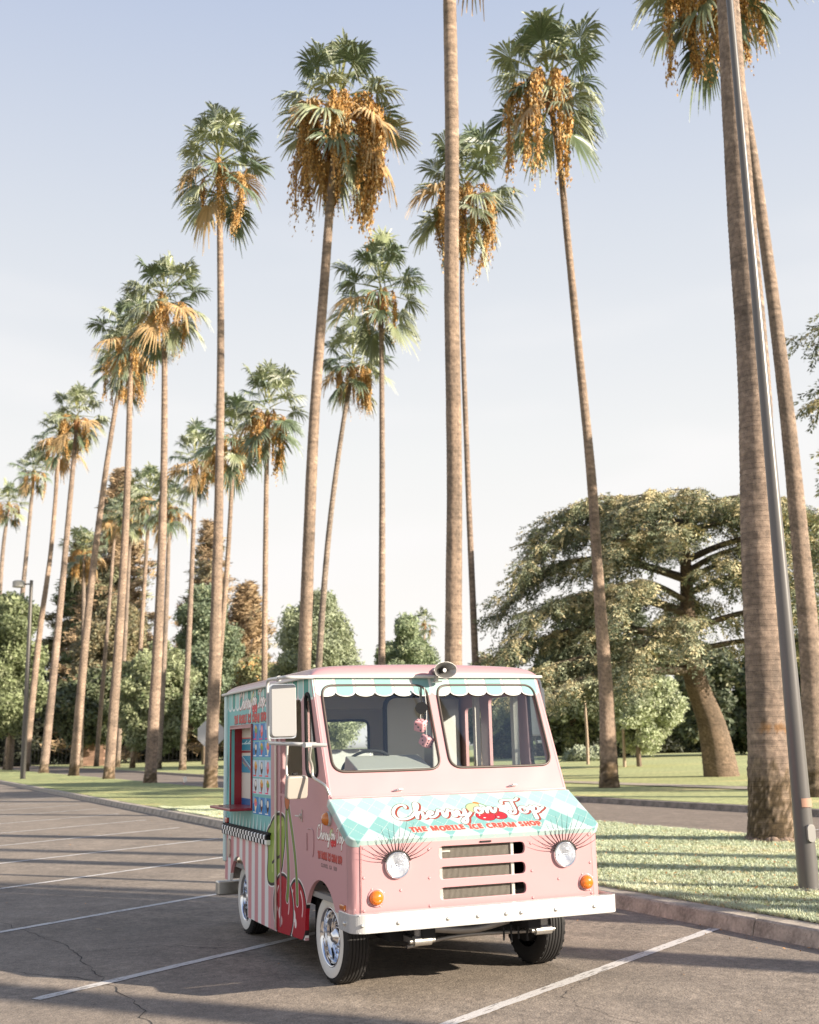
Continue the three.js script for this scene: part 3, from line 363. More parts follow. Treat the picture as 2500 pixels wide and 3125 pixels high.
// spreading cedar with drooping sprays on long level limbs
function cedar(label, o) {
  const root = thing('cedar_tree', label, 'cedar', o.base), tp = o.trunk.map((p) => V(...p));
  part(root, 'trunk', trunkGeo(o.trunk.map((p, i) => [...p, o.rad[i]]), 0.12, 22, 0, 0.8), woodM);
  const cv = new THREE.CatmullRomCurve3(tp), items = [], limbs = [];
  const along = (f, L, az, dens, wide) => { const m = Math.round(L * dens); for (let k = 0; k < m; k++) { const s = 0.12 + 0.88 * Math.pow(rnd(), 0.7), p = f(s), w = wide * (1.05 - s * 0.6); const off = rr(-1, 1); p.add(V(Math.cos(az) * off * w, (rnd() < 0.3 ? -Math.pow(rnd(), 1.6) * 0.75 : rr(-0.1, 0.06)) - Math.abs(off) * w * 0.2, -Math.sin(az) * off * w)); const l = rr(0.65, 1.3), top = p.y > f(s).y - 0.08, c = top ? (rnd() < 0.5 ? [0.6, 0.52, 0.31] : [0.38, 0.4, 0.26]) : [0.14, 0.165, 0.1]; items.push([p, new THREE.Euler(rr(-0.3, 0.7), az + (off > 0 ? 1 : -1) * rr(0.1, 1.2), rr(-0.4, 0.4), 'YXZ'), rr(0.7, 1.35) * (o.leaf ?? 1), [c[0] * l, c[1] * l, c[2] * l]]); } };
  for (const [t, az, L, rise, sag] of o.limbs) {
    const b = cv.getPoint(t), f = (s) => V(b.x + Math.sin(az + 0.25 * s) * L * s, b.y + rise * Math.sin(Math.min(1, s * 1.3) * 1.57) - sag * s * s * s, b.z + Math.cos(az + 0.25 * s) * L * s);
    limbs.push(limb([f(0), f(0.25), f(0.5), f(0.75), f(1)], 0.06 + L * 0.017, 0.02, 6)); along(f, L, az, o.dens ?? 40, 0.32);
    const nb = Math.round(L * 1.25); for (let i = 0; i < nb; i++) { const s0 = 0.2 + 0.78 * (i + rnd()) / nb, sd2 = i % 2 ? 1 : -1, a2 = az + sd2 * rr(0.55, 1.15), l2 = L * 0.26 * (1.15 - s0) + rr(0.3, 0.7), b2 = f(s0), f2 = (s) => V(b2.x + Math.sin(a2) * l2 * s, b2.y + 0.1 * s - (0.22 + 0.2 * rnd() * 0) * l2 * s * s, b2.z + Math.cos(a2) * l2 * s); limbs.push(limb([f2(0), f2(0.5), f2(1)], 0.025, 0.008, 4)); along(f2, l2, a2, o.dens2 ?? 34, 0.26); }
  }
  part(root, 'limbs', M(limbs), greyWood).userData.kind = 'stuff';
  const h = Math.floor(items.length / 2); scatter(root, 'foliage', sprays[0], needleM, items.slice(0, h)); scatter(root, 'foliage', sprays[1], needleM, items.slice(h)); return root;
}
{ const D = 48, b = at(1522, 1640, D), L = (x, y, dz = 0) => { const p = at(x, y, D - dz); return [p.x - b.x, p.y, p.z - b.z]; };
  const trunk = [[0, 0, 0], L(1500, 1530), L(1465, 1430), L(1450, 1330), L(1445, 1200), L(1440, 1110), L(1440, 1060)], limbs = []; trunk[0][1] = -0.1;
  // main limbs: [place on the trunk, heading, length, rise, sag]
  const H = (deg) => deg * Math.PI / 180;
  for (const [t, a, l, ri, sg] of [[0.40, -86, 8.0, 0.5, 2.0], [0.47, -99, 8.3, 1.0, 2.6], [0.55, -80, 8.0, 1.2, 2.9], [0.64, -93, 7.6, 1.3, 2.6], [0.74, -84, 6.9, 1.3, 2.3], [0.85, -96, 6.0, 1.0, 1.6], [0.95, -82, 5.0, 0.6, 0.9], [0.43, 84, 5.6, 0.6, 1.2], [0.5, 70, 6.0, 1.0, 1.6], [0.6, 96, 6.2, 1.2, 1.8], [0.7, 80, 6.2, 1.2, 1.6], [0.8, 94, 6.0, 1.0, 1.4], [0.9, 78, 5.4, 0.8, 1.0], [0.97, 95, 4.6, 0.5, 0.7], [0.5, -28, 4.0, 0.6, 1.5], [0.62, 22, 4.2, 0.9, 1.6], [0.74, -35, 4.4, 0.9, 1.4], [0.86, 25, 4.0, 0.7, 1.1], [0.96, -20, 3.4, 0.5, 0.8], [0.56, 160, 4.6, 1.0, 1.5], [0.78, -160, 4.6, 1.0, 1.4], [0.93, 150, 3.8, 0.6, 0.9], [0.44, -50, 5.5, 0.5, 1.8], [0.58, -55, 5.6, 0.9, 1.9], [0.7, -60, 5.2, 1.0, 1.6], [0.82, -58, 4.8, 0.9, 1.3], [0.66, 55, 4.6, 1.0, 1.4], [0.9, 50, 4.4, 0.7, 1.0], [0.92, -45, 4.6, 0.6, 1.0], [0.38, -100, 8.4, 0.2, 1.3], [0.36, -70, 7.4, 0.1, 1.0]]) limbs.push([t, H(a), l * 1.12, ri * 1.2, sg * 1.25]);
  cedar('wide spreading cedar with level drooping branches and a leaning trunk, right of the van', { base: [b.x, 0, b.z], trunk, rad: [0.74, 0.58, 0.48, 0.34, 0.25, 0.14, 0.06], limbs, dens: 27, dens2: 20, leaf: 1.02 });
  // second cedar beyond the right edge, whose branches reach in
  const c2 = kerb(24, 30), l2 = []; for (const [t, a, l, ri, sg] of [[0.25, -95, 5.2, 0.6, 1.6], [0.32, -70, 5.6, 0.9, 1.4], [0.42, -100, 5.5, 1.0, 1.5], [0.52, -80, 5.8, 1.3, 1.6], [0.63, -92, 5.6, 1.2, 1.5], [0.72, -75, 5.3, 1.0, 1.4], [0.8, -98, 5.2, 1.0, 1.3], [0.88, -85, 4.2, 0.7, 1.0], [0.94, -100, 3.6, 0.5, 0.8], [0.3, 10, 5, 1, 1.5], [0.5, 90, 5, 1, 1.5], [0.7, 150, 4.8, 1, 1.4], [0.6, 30, 5, 1, 1.4], [0.85, 40, 4, 0.8, 1], [0.4, -140, 5.4, 1, 1.4], [0.78, -150, 4.6, 0.8, 1.2]]) l2.push([t, H(a), l, ri, sg]);
  cedar('cedar at the right edge, its branches reaching in beside the lamp pole', { base: [c2.x + 1.2, 0, c2.z], trunk: [[0, -0.1, 0], [0.1, 3, 0], [-0.1, 7, 0.1], [0, 11.5, 0], [0.1, 14.5, 0], [0, 16.5, 0]], rad: [0.5, 0.42, 0.34, 0.24, 0.14, 0.05], limbs: l2, dens: 24, dens2: 20 }); }
// far trees, left
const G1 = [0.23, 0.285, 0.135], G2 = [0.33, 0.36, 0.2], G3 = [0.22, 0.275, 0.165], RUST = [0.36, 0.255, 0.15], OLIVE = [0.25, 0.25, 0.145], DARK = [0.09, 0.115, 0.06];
leafy('broadleaf_tree', 'bright green broadleaf tree at the left edge behind the lamp post', { box: [-130, 1225, 112, 1575], d: 118, col: [0.25, 0.29, 0.14], col2: G2, n: 15000, leaf: 1.45, blobs: 110, blobScale: 0.75, trunkX: 20 });
conifer('redwood_tree', 'tall rusty brown conifer behind the palms on the left', { x: 238, top: 985, d: 168, r: 9.5, limbs: 170, per: 44, leaf: 2.3, col: RUST, col2: OLIVE, green: 0.12, tr: 1.0 });
conifer('redwood_tree', 'dark green and brown conifer left of the tall rusty one', { x: 160, top: 1120, d: 178, r: 8.5, limbs: 120, per: 40, leaf: 2.4, col: [0.21, 0.184, 0.0875], col2: [0.158, 0.193, 0.0875], tr: 0.9 });
conifer('redwood_tree', 'sparse rust coloured conifer behind the tall straight palm', { x: 437, top: 1092, d: 160, r: 8, limbs: 110, per: 28, leaf: 2.1, col: RUST, col2: [0.27, 0.24, 0.15], tr: 0.8 });
conifer('redwood_tree', 'smaller rust coloured conifer between two rounded trees', { x: 520, top: 1225, d: 156, r: 7.5, limbs: 90, per: 34, leaf: 2.1, col: [0.36, 0.25, 0.14], col2: [0.26, 0.23, 0.14], tr: 0.6 });
leafy('broadleaf_tree', 'rounded grey green tree left of the tall straight palm', { box: [345, 1215, 520, 1560], d: 125, col: G3, col2: G2, n: 15000, leaf: 1.25, blobs: 120, blobScale: 0.75, cone: 0.35, trunkX: 430 });
leafy('broadleaf_tree', 'low pale green tree beneath the rusty conifer', { box: [250, 1345, 420, 1590], d: 112, col: G2, col2: G1, n: 11000, leaf: 1.2, blobs: 90, blobScale: 0.75, trunkX: 330 });
leafy('broadleaf_tree', 'olive and orange tinged tree just left of the van', { box: [455, 1390, 640, 1600], d: 108, col: [0.263, 0.263, 0.114], col2: [0.525, 0.298, 0.105], mix: 0.12, n: 10000, leaf: 1.15, blobs: 80, blobScale: 0.8 });
leafy('broadleaf_tree', 'dark shrubby tree behind the fence at far left', { box: [90, 1400, 280, 1590], d: 140, col: [0.123, 0.149, 0.07], col2: OLIVE, n: 6000, leaf: 1.9, blobs: 46 });
leafy('rounded_tree', 'largest rounded pale green tree above the left half of the van roof', { box: [562, 1232, 778, 1640], d: 96, col: [0.34, 0.38, 0.24], col2: G2, n: 15000, leaf: 1.3, blobs: 110, cone: 0.25, fine: 1, rz: 7, blobScale: 0.85 });
leafy('rounded_tree', 'smaller rounded green tree above the middle of the van roof', { box: [768, 1288, 935, 1640], d: 102, col: [0.28, 0.34, 0.19], col2: G2, n: 11000, leaf: 1.35, blobs: 80, cone: 0.2, fine: 1, rz: 6, blobScale: 0.85 });
leafy('broadleaf_tree', 'small brown tipped tree peeping over the van roof left of the cedar', { box: [1000, 1358, 1075, 1640], d: 110, col: OLIVE, col2: RUST, n: 3000, leaf: 1.3, blobs: 26 });
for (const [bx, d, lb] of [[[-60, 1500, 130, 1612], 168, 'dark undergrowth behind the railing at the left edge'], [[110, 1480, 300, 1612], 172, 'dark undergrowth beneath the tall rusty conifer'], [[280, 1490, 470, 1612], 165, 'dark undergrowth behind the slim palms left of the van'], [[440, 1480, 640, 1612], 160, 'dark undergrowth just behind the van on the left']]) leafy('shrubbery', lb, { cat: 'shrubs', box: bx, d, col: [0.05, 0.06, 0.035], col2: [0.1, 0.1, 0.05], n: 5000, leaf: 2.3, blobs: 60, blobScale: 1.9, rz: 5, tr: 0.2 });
leafy('broadleaf_tree', 'brownish olive tree under the tall rusty conifer', { box: [135, 1240, 335, 1500], d: 150, col: [0.33, 0.27, 0.15], col2: [0.24, 0.23, 0.13], mix: 0.4, n: 13000, leaf: 1.5, blobs: 110, blobScale: 0.8, cone: 0.5 });
// far trees, right
leafy('broadleaf_tree', 'small sunlit pale green tree on the far lawn under the cedar', { box: [1262, 1395, 1440, 1585], d: 66, col: [0.48, 0.53, 0.33], col2: [0.56, 0.58, 0.4], n: 9000, leaf: 0.7, blobs: 70, blobScale: 0.8, trunkX: 1345, rz: 4 });
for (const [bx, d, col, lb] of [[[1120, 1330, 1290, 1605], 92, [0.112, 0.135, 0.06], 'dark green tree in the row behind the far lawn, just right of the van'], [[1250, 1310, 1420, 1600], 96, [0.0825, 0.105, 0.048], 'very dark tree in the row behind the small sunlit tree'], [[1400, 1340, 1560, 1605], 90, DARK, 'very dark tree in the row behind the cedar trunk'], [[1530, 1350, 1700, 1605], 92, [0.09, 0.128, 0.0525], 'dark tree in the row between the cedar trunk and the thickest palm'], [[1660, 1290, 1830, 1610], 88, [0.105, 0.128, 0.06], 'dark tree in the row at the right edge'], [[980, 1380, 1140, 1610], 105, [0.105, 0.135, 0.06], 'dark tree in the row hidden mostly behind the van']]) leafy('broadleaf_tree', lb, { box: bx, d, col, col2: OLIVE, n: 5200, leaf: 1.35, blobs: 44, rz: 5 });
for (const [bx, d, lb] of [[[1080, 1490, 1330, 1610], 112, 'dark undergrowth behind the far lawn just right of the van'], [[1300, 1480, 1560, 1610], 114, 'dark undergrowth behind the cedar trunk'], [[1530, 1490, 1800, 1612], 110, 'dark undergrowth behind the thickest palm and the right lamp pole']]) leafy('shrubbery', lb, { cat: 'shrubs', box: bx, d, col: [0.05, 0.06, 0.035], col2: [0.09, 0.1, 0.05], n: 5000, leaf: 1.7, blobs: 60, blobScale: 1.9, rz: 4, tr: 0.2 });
leafy('hedge', 'low pale grey green shrubs along the far lawn just right of the van', { cat: 'shrubs', box: [1180, 1578, 1290, 1606], d: 84, col: [0.35, 0.385, 0.263], n: 1400, leaf: 0.8, blobs: 40, blobScale: 1.6, rz: 1.2, tr: 0.05 });
for (const [x, y, w, lb, d] of [[1237, 1592, 7, 'thin pale tree trunk standing at the edge of the far lawn beside the shrubs', 74], [1314, 1594, 7, 'thin pale trunk left of the small sunlit tree', 66]]) { const p = at(x, y, d), r = thing('slender_tree', lb, 'tree', [p.x, 0, p.z]); part(r, 'trunk', limb([V(0, -0.1, 0), V(0.05, 2, 0), V(0.0, 6, 0), V(0.1, 9, 0)], metres(w, d) / 2, 0.05), std([0.36, 0.27, 0.2], 0.9, 0, { vertexColors: true })); const it = []; for (let i = 0; i < 500; i++) it.push([V(rr(-1.6, 1.6), rr(6, 10.5), rr(-1.6, 1.6)), new THREE.Euler(rnd() * 6, rnd() * 6, 0), rr(0.7, 1.2), [0.08, 0.1, 0.05]]); scatter(r, 'crown', leafClumps[0], leafM, it); }
// fence, gate pier, sign, lamps
{ const f = thing('iron_fence', 'dark iron railing behind the far lawn at the left', 'fence', [at(70, 1590, 150).x, 0, -150]); const metal = std([0.02, 0.02, 0.022], 0.5, 0.4), L = 46, pk = []; for (let i = 0; i <= 90; i++) pk.push(box(0.04, 2.2, 0.04, -8 + i * L / 90, 1.25, 0)); part(f, 'pickets', pk, metal).userData.kind = 'stuff'; for (const y of [0.5, 2.2]) part(f, 'rail', box(L, 0.07, 0.05, -8 + L / 2, y, 0.0), metal); for (let i = 0; i < 7; i++) part(f, 'fence_post', box(0.14, 2.5, 0.14, -8 + i * L / 6, 1.35, 0), metal);
  const p = at(186, 1590, 140), g = thing('gate_pier', 'brick gate pier between the fourth verge palm and the railing', 'gate pier', [p.x, 0, p.z]); const bm = [0.3, 0.26, 0.34].map((k) => std([k, k * 0.62, k * 0.45], 0.9)); for (let r = 0; r < 9; r++) for (let q = 0; q < 4; q++) part(g, 'brick_course', box(0.98 + rr(-0.02, 0.04), 0.4, 0.9, -1.5 + q + (r % 2) * 0.2, 0.2 + r * 0.42, 0), bm[(r + q) % 3]); part(g, 'cap', rbox(4.6, 0.25, 1.2, 0.05, 0.1, 4.0, 0), concreteDull);
  const s = at(444, 1545, 52), sg = thing('road_sign', 'grey back of an octagonal road sign behind the tall straight palm', 'road sign', [s.x, 0, s.z], 0.05); part(sg, 'sign_plate', mv(new THREE.CylinderGeometry(0.63, 0.63, 0.012, 8), 0, s.y, 0, Math.PI / 2, Math.PI / 8, 0), std([0.5, 0.49, 0.5], 0.55, 0.2)); part(sg, 'sign_post', mv(cyl(0.035, 0.035, s.y + 0.4, 10), 0, (s.y + 0.4) / 2 - 0.1, 0.04), std([0.45, 0.43, 0.4], 0.6, 0.3));
}
{ const lampPole = (name, label, pts, d, m, extra) => { const w = pts.map(([x, y, wd]) => { const p = at(x, y, d); return [p.x, p.y, p.z, metres(wd, d) / 2]; }), b = w[0], o = thing(name, label, 'lamp post', [b[0], 0, b[2]]); const H = w[w.length - 1][1]; const prof = [[b[3], LAWN_Y - 0.1], [b[3], 0.4]]; for (let i = 1; i < w.length; i++) prof.push([w[i][3], w[i][1]]); part(o, 'pole', lathe(prof, 28), m); extra(o, b, H); return o; };
  const bronze = std([0.13, 0.122, 0.118], 0.34, 0.05), galvPole = std([0.12, 0.11, 0.1], 0.4, 0.4);
  lampPole('lamp_pole', 'tall dark metal lamp pole on the grass at the right edge', [[1705, 1886, 41], [1690, 1700, 37], [1640, 1100, 27], [1590, 500, 19], [1553, 0, 16], [1540, -200, 14]], 12.4, bronze, (o, b, H) => { const r = b[3]; part(o, 'hand_hole_cover', mv(extr(rpoly([[-0.05, -0.09], [0.05, -0.09], [0.05, 0.09], [-0.05, 0.09]], 0.05), 0.02, 0.004), 0.035, 0.72, r * 0.9, 0, 0.35, 0), std([0.24, 0.23, 0.22], 0.5, 0.2)); part(o, 'orange_tag', mv(new THREE.CylinderGeometry(r * 0.985, r * 1.0, 0.09, 24, 1, true, -0.3, 1.7), 0, 1.03, 0), std([0.42, 0.24, 0.17], 0.7)); part(o, 'base_plate', rbox(0.34, 0.03, 0.34, 0.01, 0, LAWN_Y + 0.02, 0), galvPole); const hd = part(o, 'lamp_head', rbox(0.7, 0.18, 0.4, 0.03, -0.5, H - 0.1, 0), bronze); part(hd, 'lamp_glass', rbox(0.5, 0.02, 0.3, 0.005, -0.52, H - 0.2, 0), std([0.7, 0.7, 0.68], 0.2)); });
  const lp = lampPole('lamp_pole', 'slim lamp post with a round box head at the far left', [[48, 1640, 11], [60, 1430, 9], [72, 1222, 7]], 76, galvPole, (o, b, H) => { const x = -metres(27, 76); part(o, 'arm', box(Math.abs(x), 0.09, 0.09, x / 2, H - 0.25, 0), galvPole); part(o, 'lamp_head', [cyl(0.4, 0.4, 0.38, 28, x, H - 0.25, 0), cyl(0.3, 0.38, 0.06, 28, x, H - 0.03, 0)], std([0.42, 0.4, 0.37], 0.5)); }); }
{ const p = at(387, 1654, 52); const f = thing('marker_flag', 'tiny white and red marker flag on the verge left of the van', 'marker flag', [p.x, LAWN_Y, p.z], 0.3); part(f, 'flag', mv(extr(shapeOf([[0, 0], [0.16, 0.04], [0.16, 0.24], [0, 0.26]]), 0.008), 0, 0.18, 0, 0, 0, 0.2), std([0.8, 0.74, 0.72], 0.7)); part(f, 'stick', cyl(0.008, 0.008, 0.5, 6, 0, 0.22, 0), std([0.6, 0.15, 0.1], 0.6)); }

/* ---------- the ice cream van ---------- */
const PINK = [0.475, 0.255, 0.265], SIDE_PINK = [0.62, 0.335, 0.345];
const VAN_POS = [0.174, 0, -9.281], VAN_TURN = 22.147 * Math.PI / 180;
// lettering: brush script as strokes in units of the lower-case height
const SCRIPT = {
  C: [2.0, 'M1.45 1.75C1.6 2.35 .95 2.45 .5 1.85C-.1 1 .05 -.05 .85 -.05C1.35 -.05 1.75 .25 2 .65'],
  h: [1.2, 'M-.1 .55C.5 1.3 .85 2.2 .6 2.45C.35 2.65 .25 1.6 .2 .02C.3 .6 .55 1.02 .75 .98C1 .9 .65 .08 .9 0C1.05 0 1.15 .25 1.25 .5'],
  e: [0.95, 'M0 .4C.5 .45 .75 .75 .55 .98C.25 1.15 -.05 .5 .2 .12C.4 -.1 .75 .15 1 .5'],
  r: [0.95, 'M-.02 .5C.12 .7 .22 1 .28 1.15C.2 .82 .6 1 .66 .86C.6 .4 .5 .05 .72 0C.86 .02 .95 .3 1 .55'],
  y: [1.35, 'M0 .6C.08 1.02 .28 1.02 .24 .6C.15 .1 .4 -.08 .62 .2C.8 .5 .85 .9 .9 1.05C.92 .2 .85 -1 .45 -1.1C.1 -1.15 .2 -.6 .7 -.3C1 -.1 1.2 .2 1.4 .5'],
  o: [1.05, 'M.6 .98C.2 1.12 -.05 .6 .1 .2C.3 -.2 .8 0 .8 .5C.8 .95 .5 1.02 .5 .82C.6 .62 .9 .7 1.15 .85'],
  n: [1.35, 'M-.02 .85C.2 1.05 .22 .5 .2 .02C.3 .6 .5 1.05 .7 1C.92 .92 .6 .1 .86 0C1.05 0 1.2 .3 1.35 .75'],
  T: [1.05, 'M-.35 1.75C-.5 2.3 .3 2.3 .8 2.12C1.1 2.05 1.3 2.2 1.45 2.45M.72 2.15C.62 1.4 .8 .3 .4 0C.1 -.2 -.15 .1 .1 .35'],
  p: [1.3, 'M-.05 .5C.12 .7 .22 .9 .28 1.05L.18 -.95C.18 -1.2 .36 -1.05 .32 -.5C.3 .5 .5 1.08 .8 .98C1.15 .82 .92 -.05 .5 0C.35 .05 .8 .05 1.45 .75'],
};
function strokeScript(c, word, x, y, s, shear = 0) {
  for (const ch of word) {
    if (ch === ' ') { x += 0.45 * s; continue; }
    const [adv, d] = SCRIPT[ch];
    const t = d.match(/[MCL]|-?[\d.]+/g); let i = 0, cmd = '';
    const X = (a, b) => x + (a + b * shear) * s, Y = (b) => y - b * s;
    c.beginPath();
    while (i < t.length) { if (/[MCL]/.test(t[i])) cmd = t[i++]; const n = cmd === 'C' ? 6 : 2, a = t.slice(i, i + n).map(Number); i += n; if (cmd === 'M') c.moveTo(X(a[0], a[1]), Y(a[1])); else if (cmd === 'L') c.lineTo(X(a[0], a[1]), Y(a[1])); else c.bezierCurveTo(X(a[0], a[1]), Y(a[1]), X(a[2], a[3]), Y(a[3]), X(a[4], a[5]), Y(a[5])); }
    c.stroke(); x += adv * s;
  }
  return x;
}
const scriptWidth = (w) => [...w].reduce((s, ch) => s + (ch === ' ' ? 0.45 : SCRIPT[ch][0]), 0);
function cherriesPic(c, x, y, s) { // two cherries with leaf and stems
  c.lineCap = c.lineJoin = 'round';
  c.strokeStyle = '#7d8f4e'; c.lineWidth = s * 0.09; for (const dx of [-0.45, 0.5]) { c.beginPath(); c.moveTo(x - s * 0.35, y - s * 1.75); c.quadraticCurveTo(x + dx * s * 0.9, y - s * 1.3, x + dx * s, y - s * 0.3); c.stroke(); }
  c.fillStyle = '#c9d3a0'; c.strokeStyle = '#3c4a24'; c.lineWidth = s * 0.04; c.beginPath(); c.moveTo(x - s * 0.3, y - s * 1.65); c.bezierCurveTo(x - s * 1.2, y - s * 2, x - s * 1.8, y - s * 1.2, x - s * 1.3, y - s * 0.5); c.bezierCurveTo(x - s * 0.7, y - s * 0.5, x - s * 0.3, y - s, x - s * 0.3, y - s * 1.65); c.fill(); c.stroke();
  c.fillStyle = '#d98a35'; c.beginPath(); c.ellipse(x - s * 0.42, y - s * 1.75, s * 0.26, s * 0.12, 0.4, 0, 7); c.fill();
  for (const [dx, r] of [[0.65, 0.62], [-0.4, 0.75]]) { c.fillStyle = '#d8262c'; c.strokeStyle = '#5c0c14'; c.lineWidth = s * 0.05; c.beginPath(); c.ellipse(x + dx * s, y, s * r, s * r * 0.82, 0, 0, 7); c.fill(); c.stroke(); c.strokeStyle = '#fff'; c.lineWidth = s * 0.09; c.beginPath(); c.arc(x + dx * s, y, s * r * 0.6, -2.9, -1.9); c.stroke(); c.fillStyle = '#fff'; c.beginPath(); c.ellipse(x + dx * s - s * r * 0.25, y + s * 0.22, s * 0.1, s * 0.06, 0, 0, 7); c.fill(); }
}
function cherryLogo(c, x0, x1, y, lean = -0.02, under = true) { // "Cherry on Top" fitted between x0 and x1, baseline rising
  const words = ['Cherry', 'on', 'Top'], gap = 0.6, total = words.reduce((s, w) => s + scriptWidth(w), 0) + gap * 2 + 0.55, s = (x1 - x0) / total;
  c.save(); c.translate(x0, y); c.rotate(lean); c.lineCap = c.lineJoin = 'round';
  cherriesPic(c, s * 9.2, s * 0.2, s * 1.25);
  const run = (dx, dy, lw, col) => { c.lineWidth = s * lw; c.strokeStyle = col; let x = dx; for (const w of words) { const o = w === 'on' ? -0.18 * s : 0, k = w === 'on' ? 0.88 : 1; x = strokeScript(c, w, x + (w === 'Top' ? 0.55 * s : 0), dy + o - (w === 'on' ? 0.15 * s : 0), s * k, 0.14) + gap * s; } };
  run(s * 0.1, s * 0.1, 0.42, '#7c241c'); run(s * 0.06, s * 0.06, 0.43, '#d9502f'); run(0, 0, 0.42, '#37261f'); run(0, 0, 0.31, '#fff8f2');
  c.restore();
}
function blockText(c, t, x, y, w, h, col, edge, lean = 0, thick = 0.1, jig = 0.06) { // chunky uneven capitals fitted to w
  c.save(); c.translate(x, y); c.rotate(lean); c.font = `bold ${h * 1.3}px sans-serif`; c.textBaseline = 'alphabetic'; c.lineJoin = 'round';
  const adv = [...t].map((ch) => ch === ' ' ? h * 0.55 : c.measureText(ch).width * 0.86 + h * 0.06), k = w / adv.reduce((a, b) => a + b, 0);
  for (let pass = 0; pass < 2; pass++) { let px = 0, i = 0; for (const ch of t) { c.save(); c.translate(px + adv[i] * k / 2, Math.sin(i * 2.7) * h * jig); c.rotate(Math.sin(i * 4.1) * jig); c.scale(k * 0.92, 1); const m = c.measureText(ch).width; if (!pass) { c.strokeStyle = edge; c.lineWidth = h * (thick + 0.16); c.strokeText(ch, -m / 2 + h * 0.05, h * 0.05); } else { c.strokeStyle = c.fillStyle = col; c.lineWidth = h * thick; c.strokeText(ch, -m / 2, 0); c.fillText(ch, -m / 2, 0); } c.restore(); px += adv[i++] * k; } }
  c.restore();
}
const TEAL = '#8fd0ca', MINT = '#c6e6e1', WHITE = '#f4f3ee', SEA = '#5fb3b0';
const hex = (a) => '#' + new THREE.Color().setRGB(...a).getHexString();
function popsicle(c, x, y, w, h, kind) {
  const bg = ['#2f7fc4', '#3a8fd0', '#bcd6ea', '#dfe8ee', '#2f86c9'][kind % 5]; c.fillStyle = bg; c.fillRect(x, y, w, h);
  c.fillStyle = 'rgba(255,255,255,.5)'; c.beginPath(); c.arc(x + w * 0.2, y + h * 0.2, w * 0.16, 0, 7); c.fill();
  const cols = [['#2a1d18', '#f2ead9', '#c98d3c'], ['#e08a2c', '#f1c66b', '#8a4a1d'], ['#5a3420', '#f5f0e6', '#b5562c'], ['#ef6f7f', '#f6a63c', '#fff0c0'], ['#e8452f', '#fa9db0', '#fff'], ['#7c9e3a', '#e9b13a', '#c43a5c']][(kind * 7 + Math.round(x)) % 6];
  c.save(); c.translate(x + w * 0.52, y + h * 0.5); c.rotate(0.16);
  if ((kind + Math.round(x)) % 2) { c.fillStyle = cols[2]; c.beginPath(); c.moveTo(-w * 0.22, -h * 0.02); c.lineTo(w * 0.22, -h * 0.02); c.lineTo(0, h * 0.46); c.fill(); c.fillStyle = cols[0]; c.beginPath(); c.ellipse(0, -h * 0.15, w * 0.25, h * 0.2, 0, 0, 7); c.fill(); c.fillStyle = cols[1]; c.beginPath(); c.ellipse(-w * 0.04, -h * 0.3, w * 0.16, h * 0.12, 0, 0, 7); c.fill(); }
  else { c.fillStyle = '#d9b27a'; c.fillRect(-w * 0.05, h * 0.2, w * 0.1, h * 0.25); c.fillStyle = cols[0]; c.beginPath(); c.ellipse(0, -h * 0.05, w * 0.2, h * 0.36, 0, 0, 7); c.fill(); c.fillStyle = cols[1]; c.beginPath(); c.ellipse(0, -h * 0.16, w * 0.15, h * 0.2, 0, 0, 7); c.fill(); }
  c.restore(); c.fillStyle = ['#f06', '#fff', '#f44'][kind % 3]; c.fillRect(x + w * 0.1, y + h * 0.88, w * 0.5, h * 0.07);
}
const SZ0 = -3.2, SY1 = 2.35, SW = 4.05, SH = 2.2; // the printed side, in metres
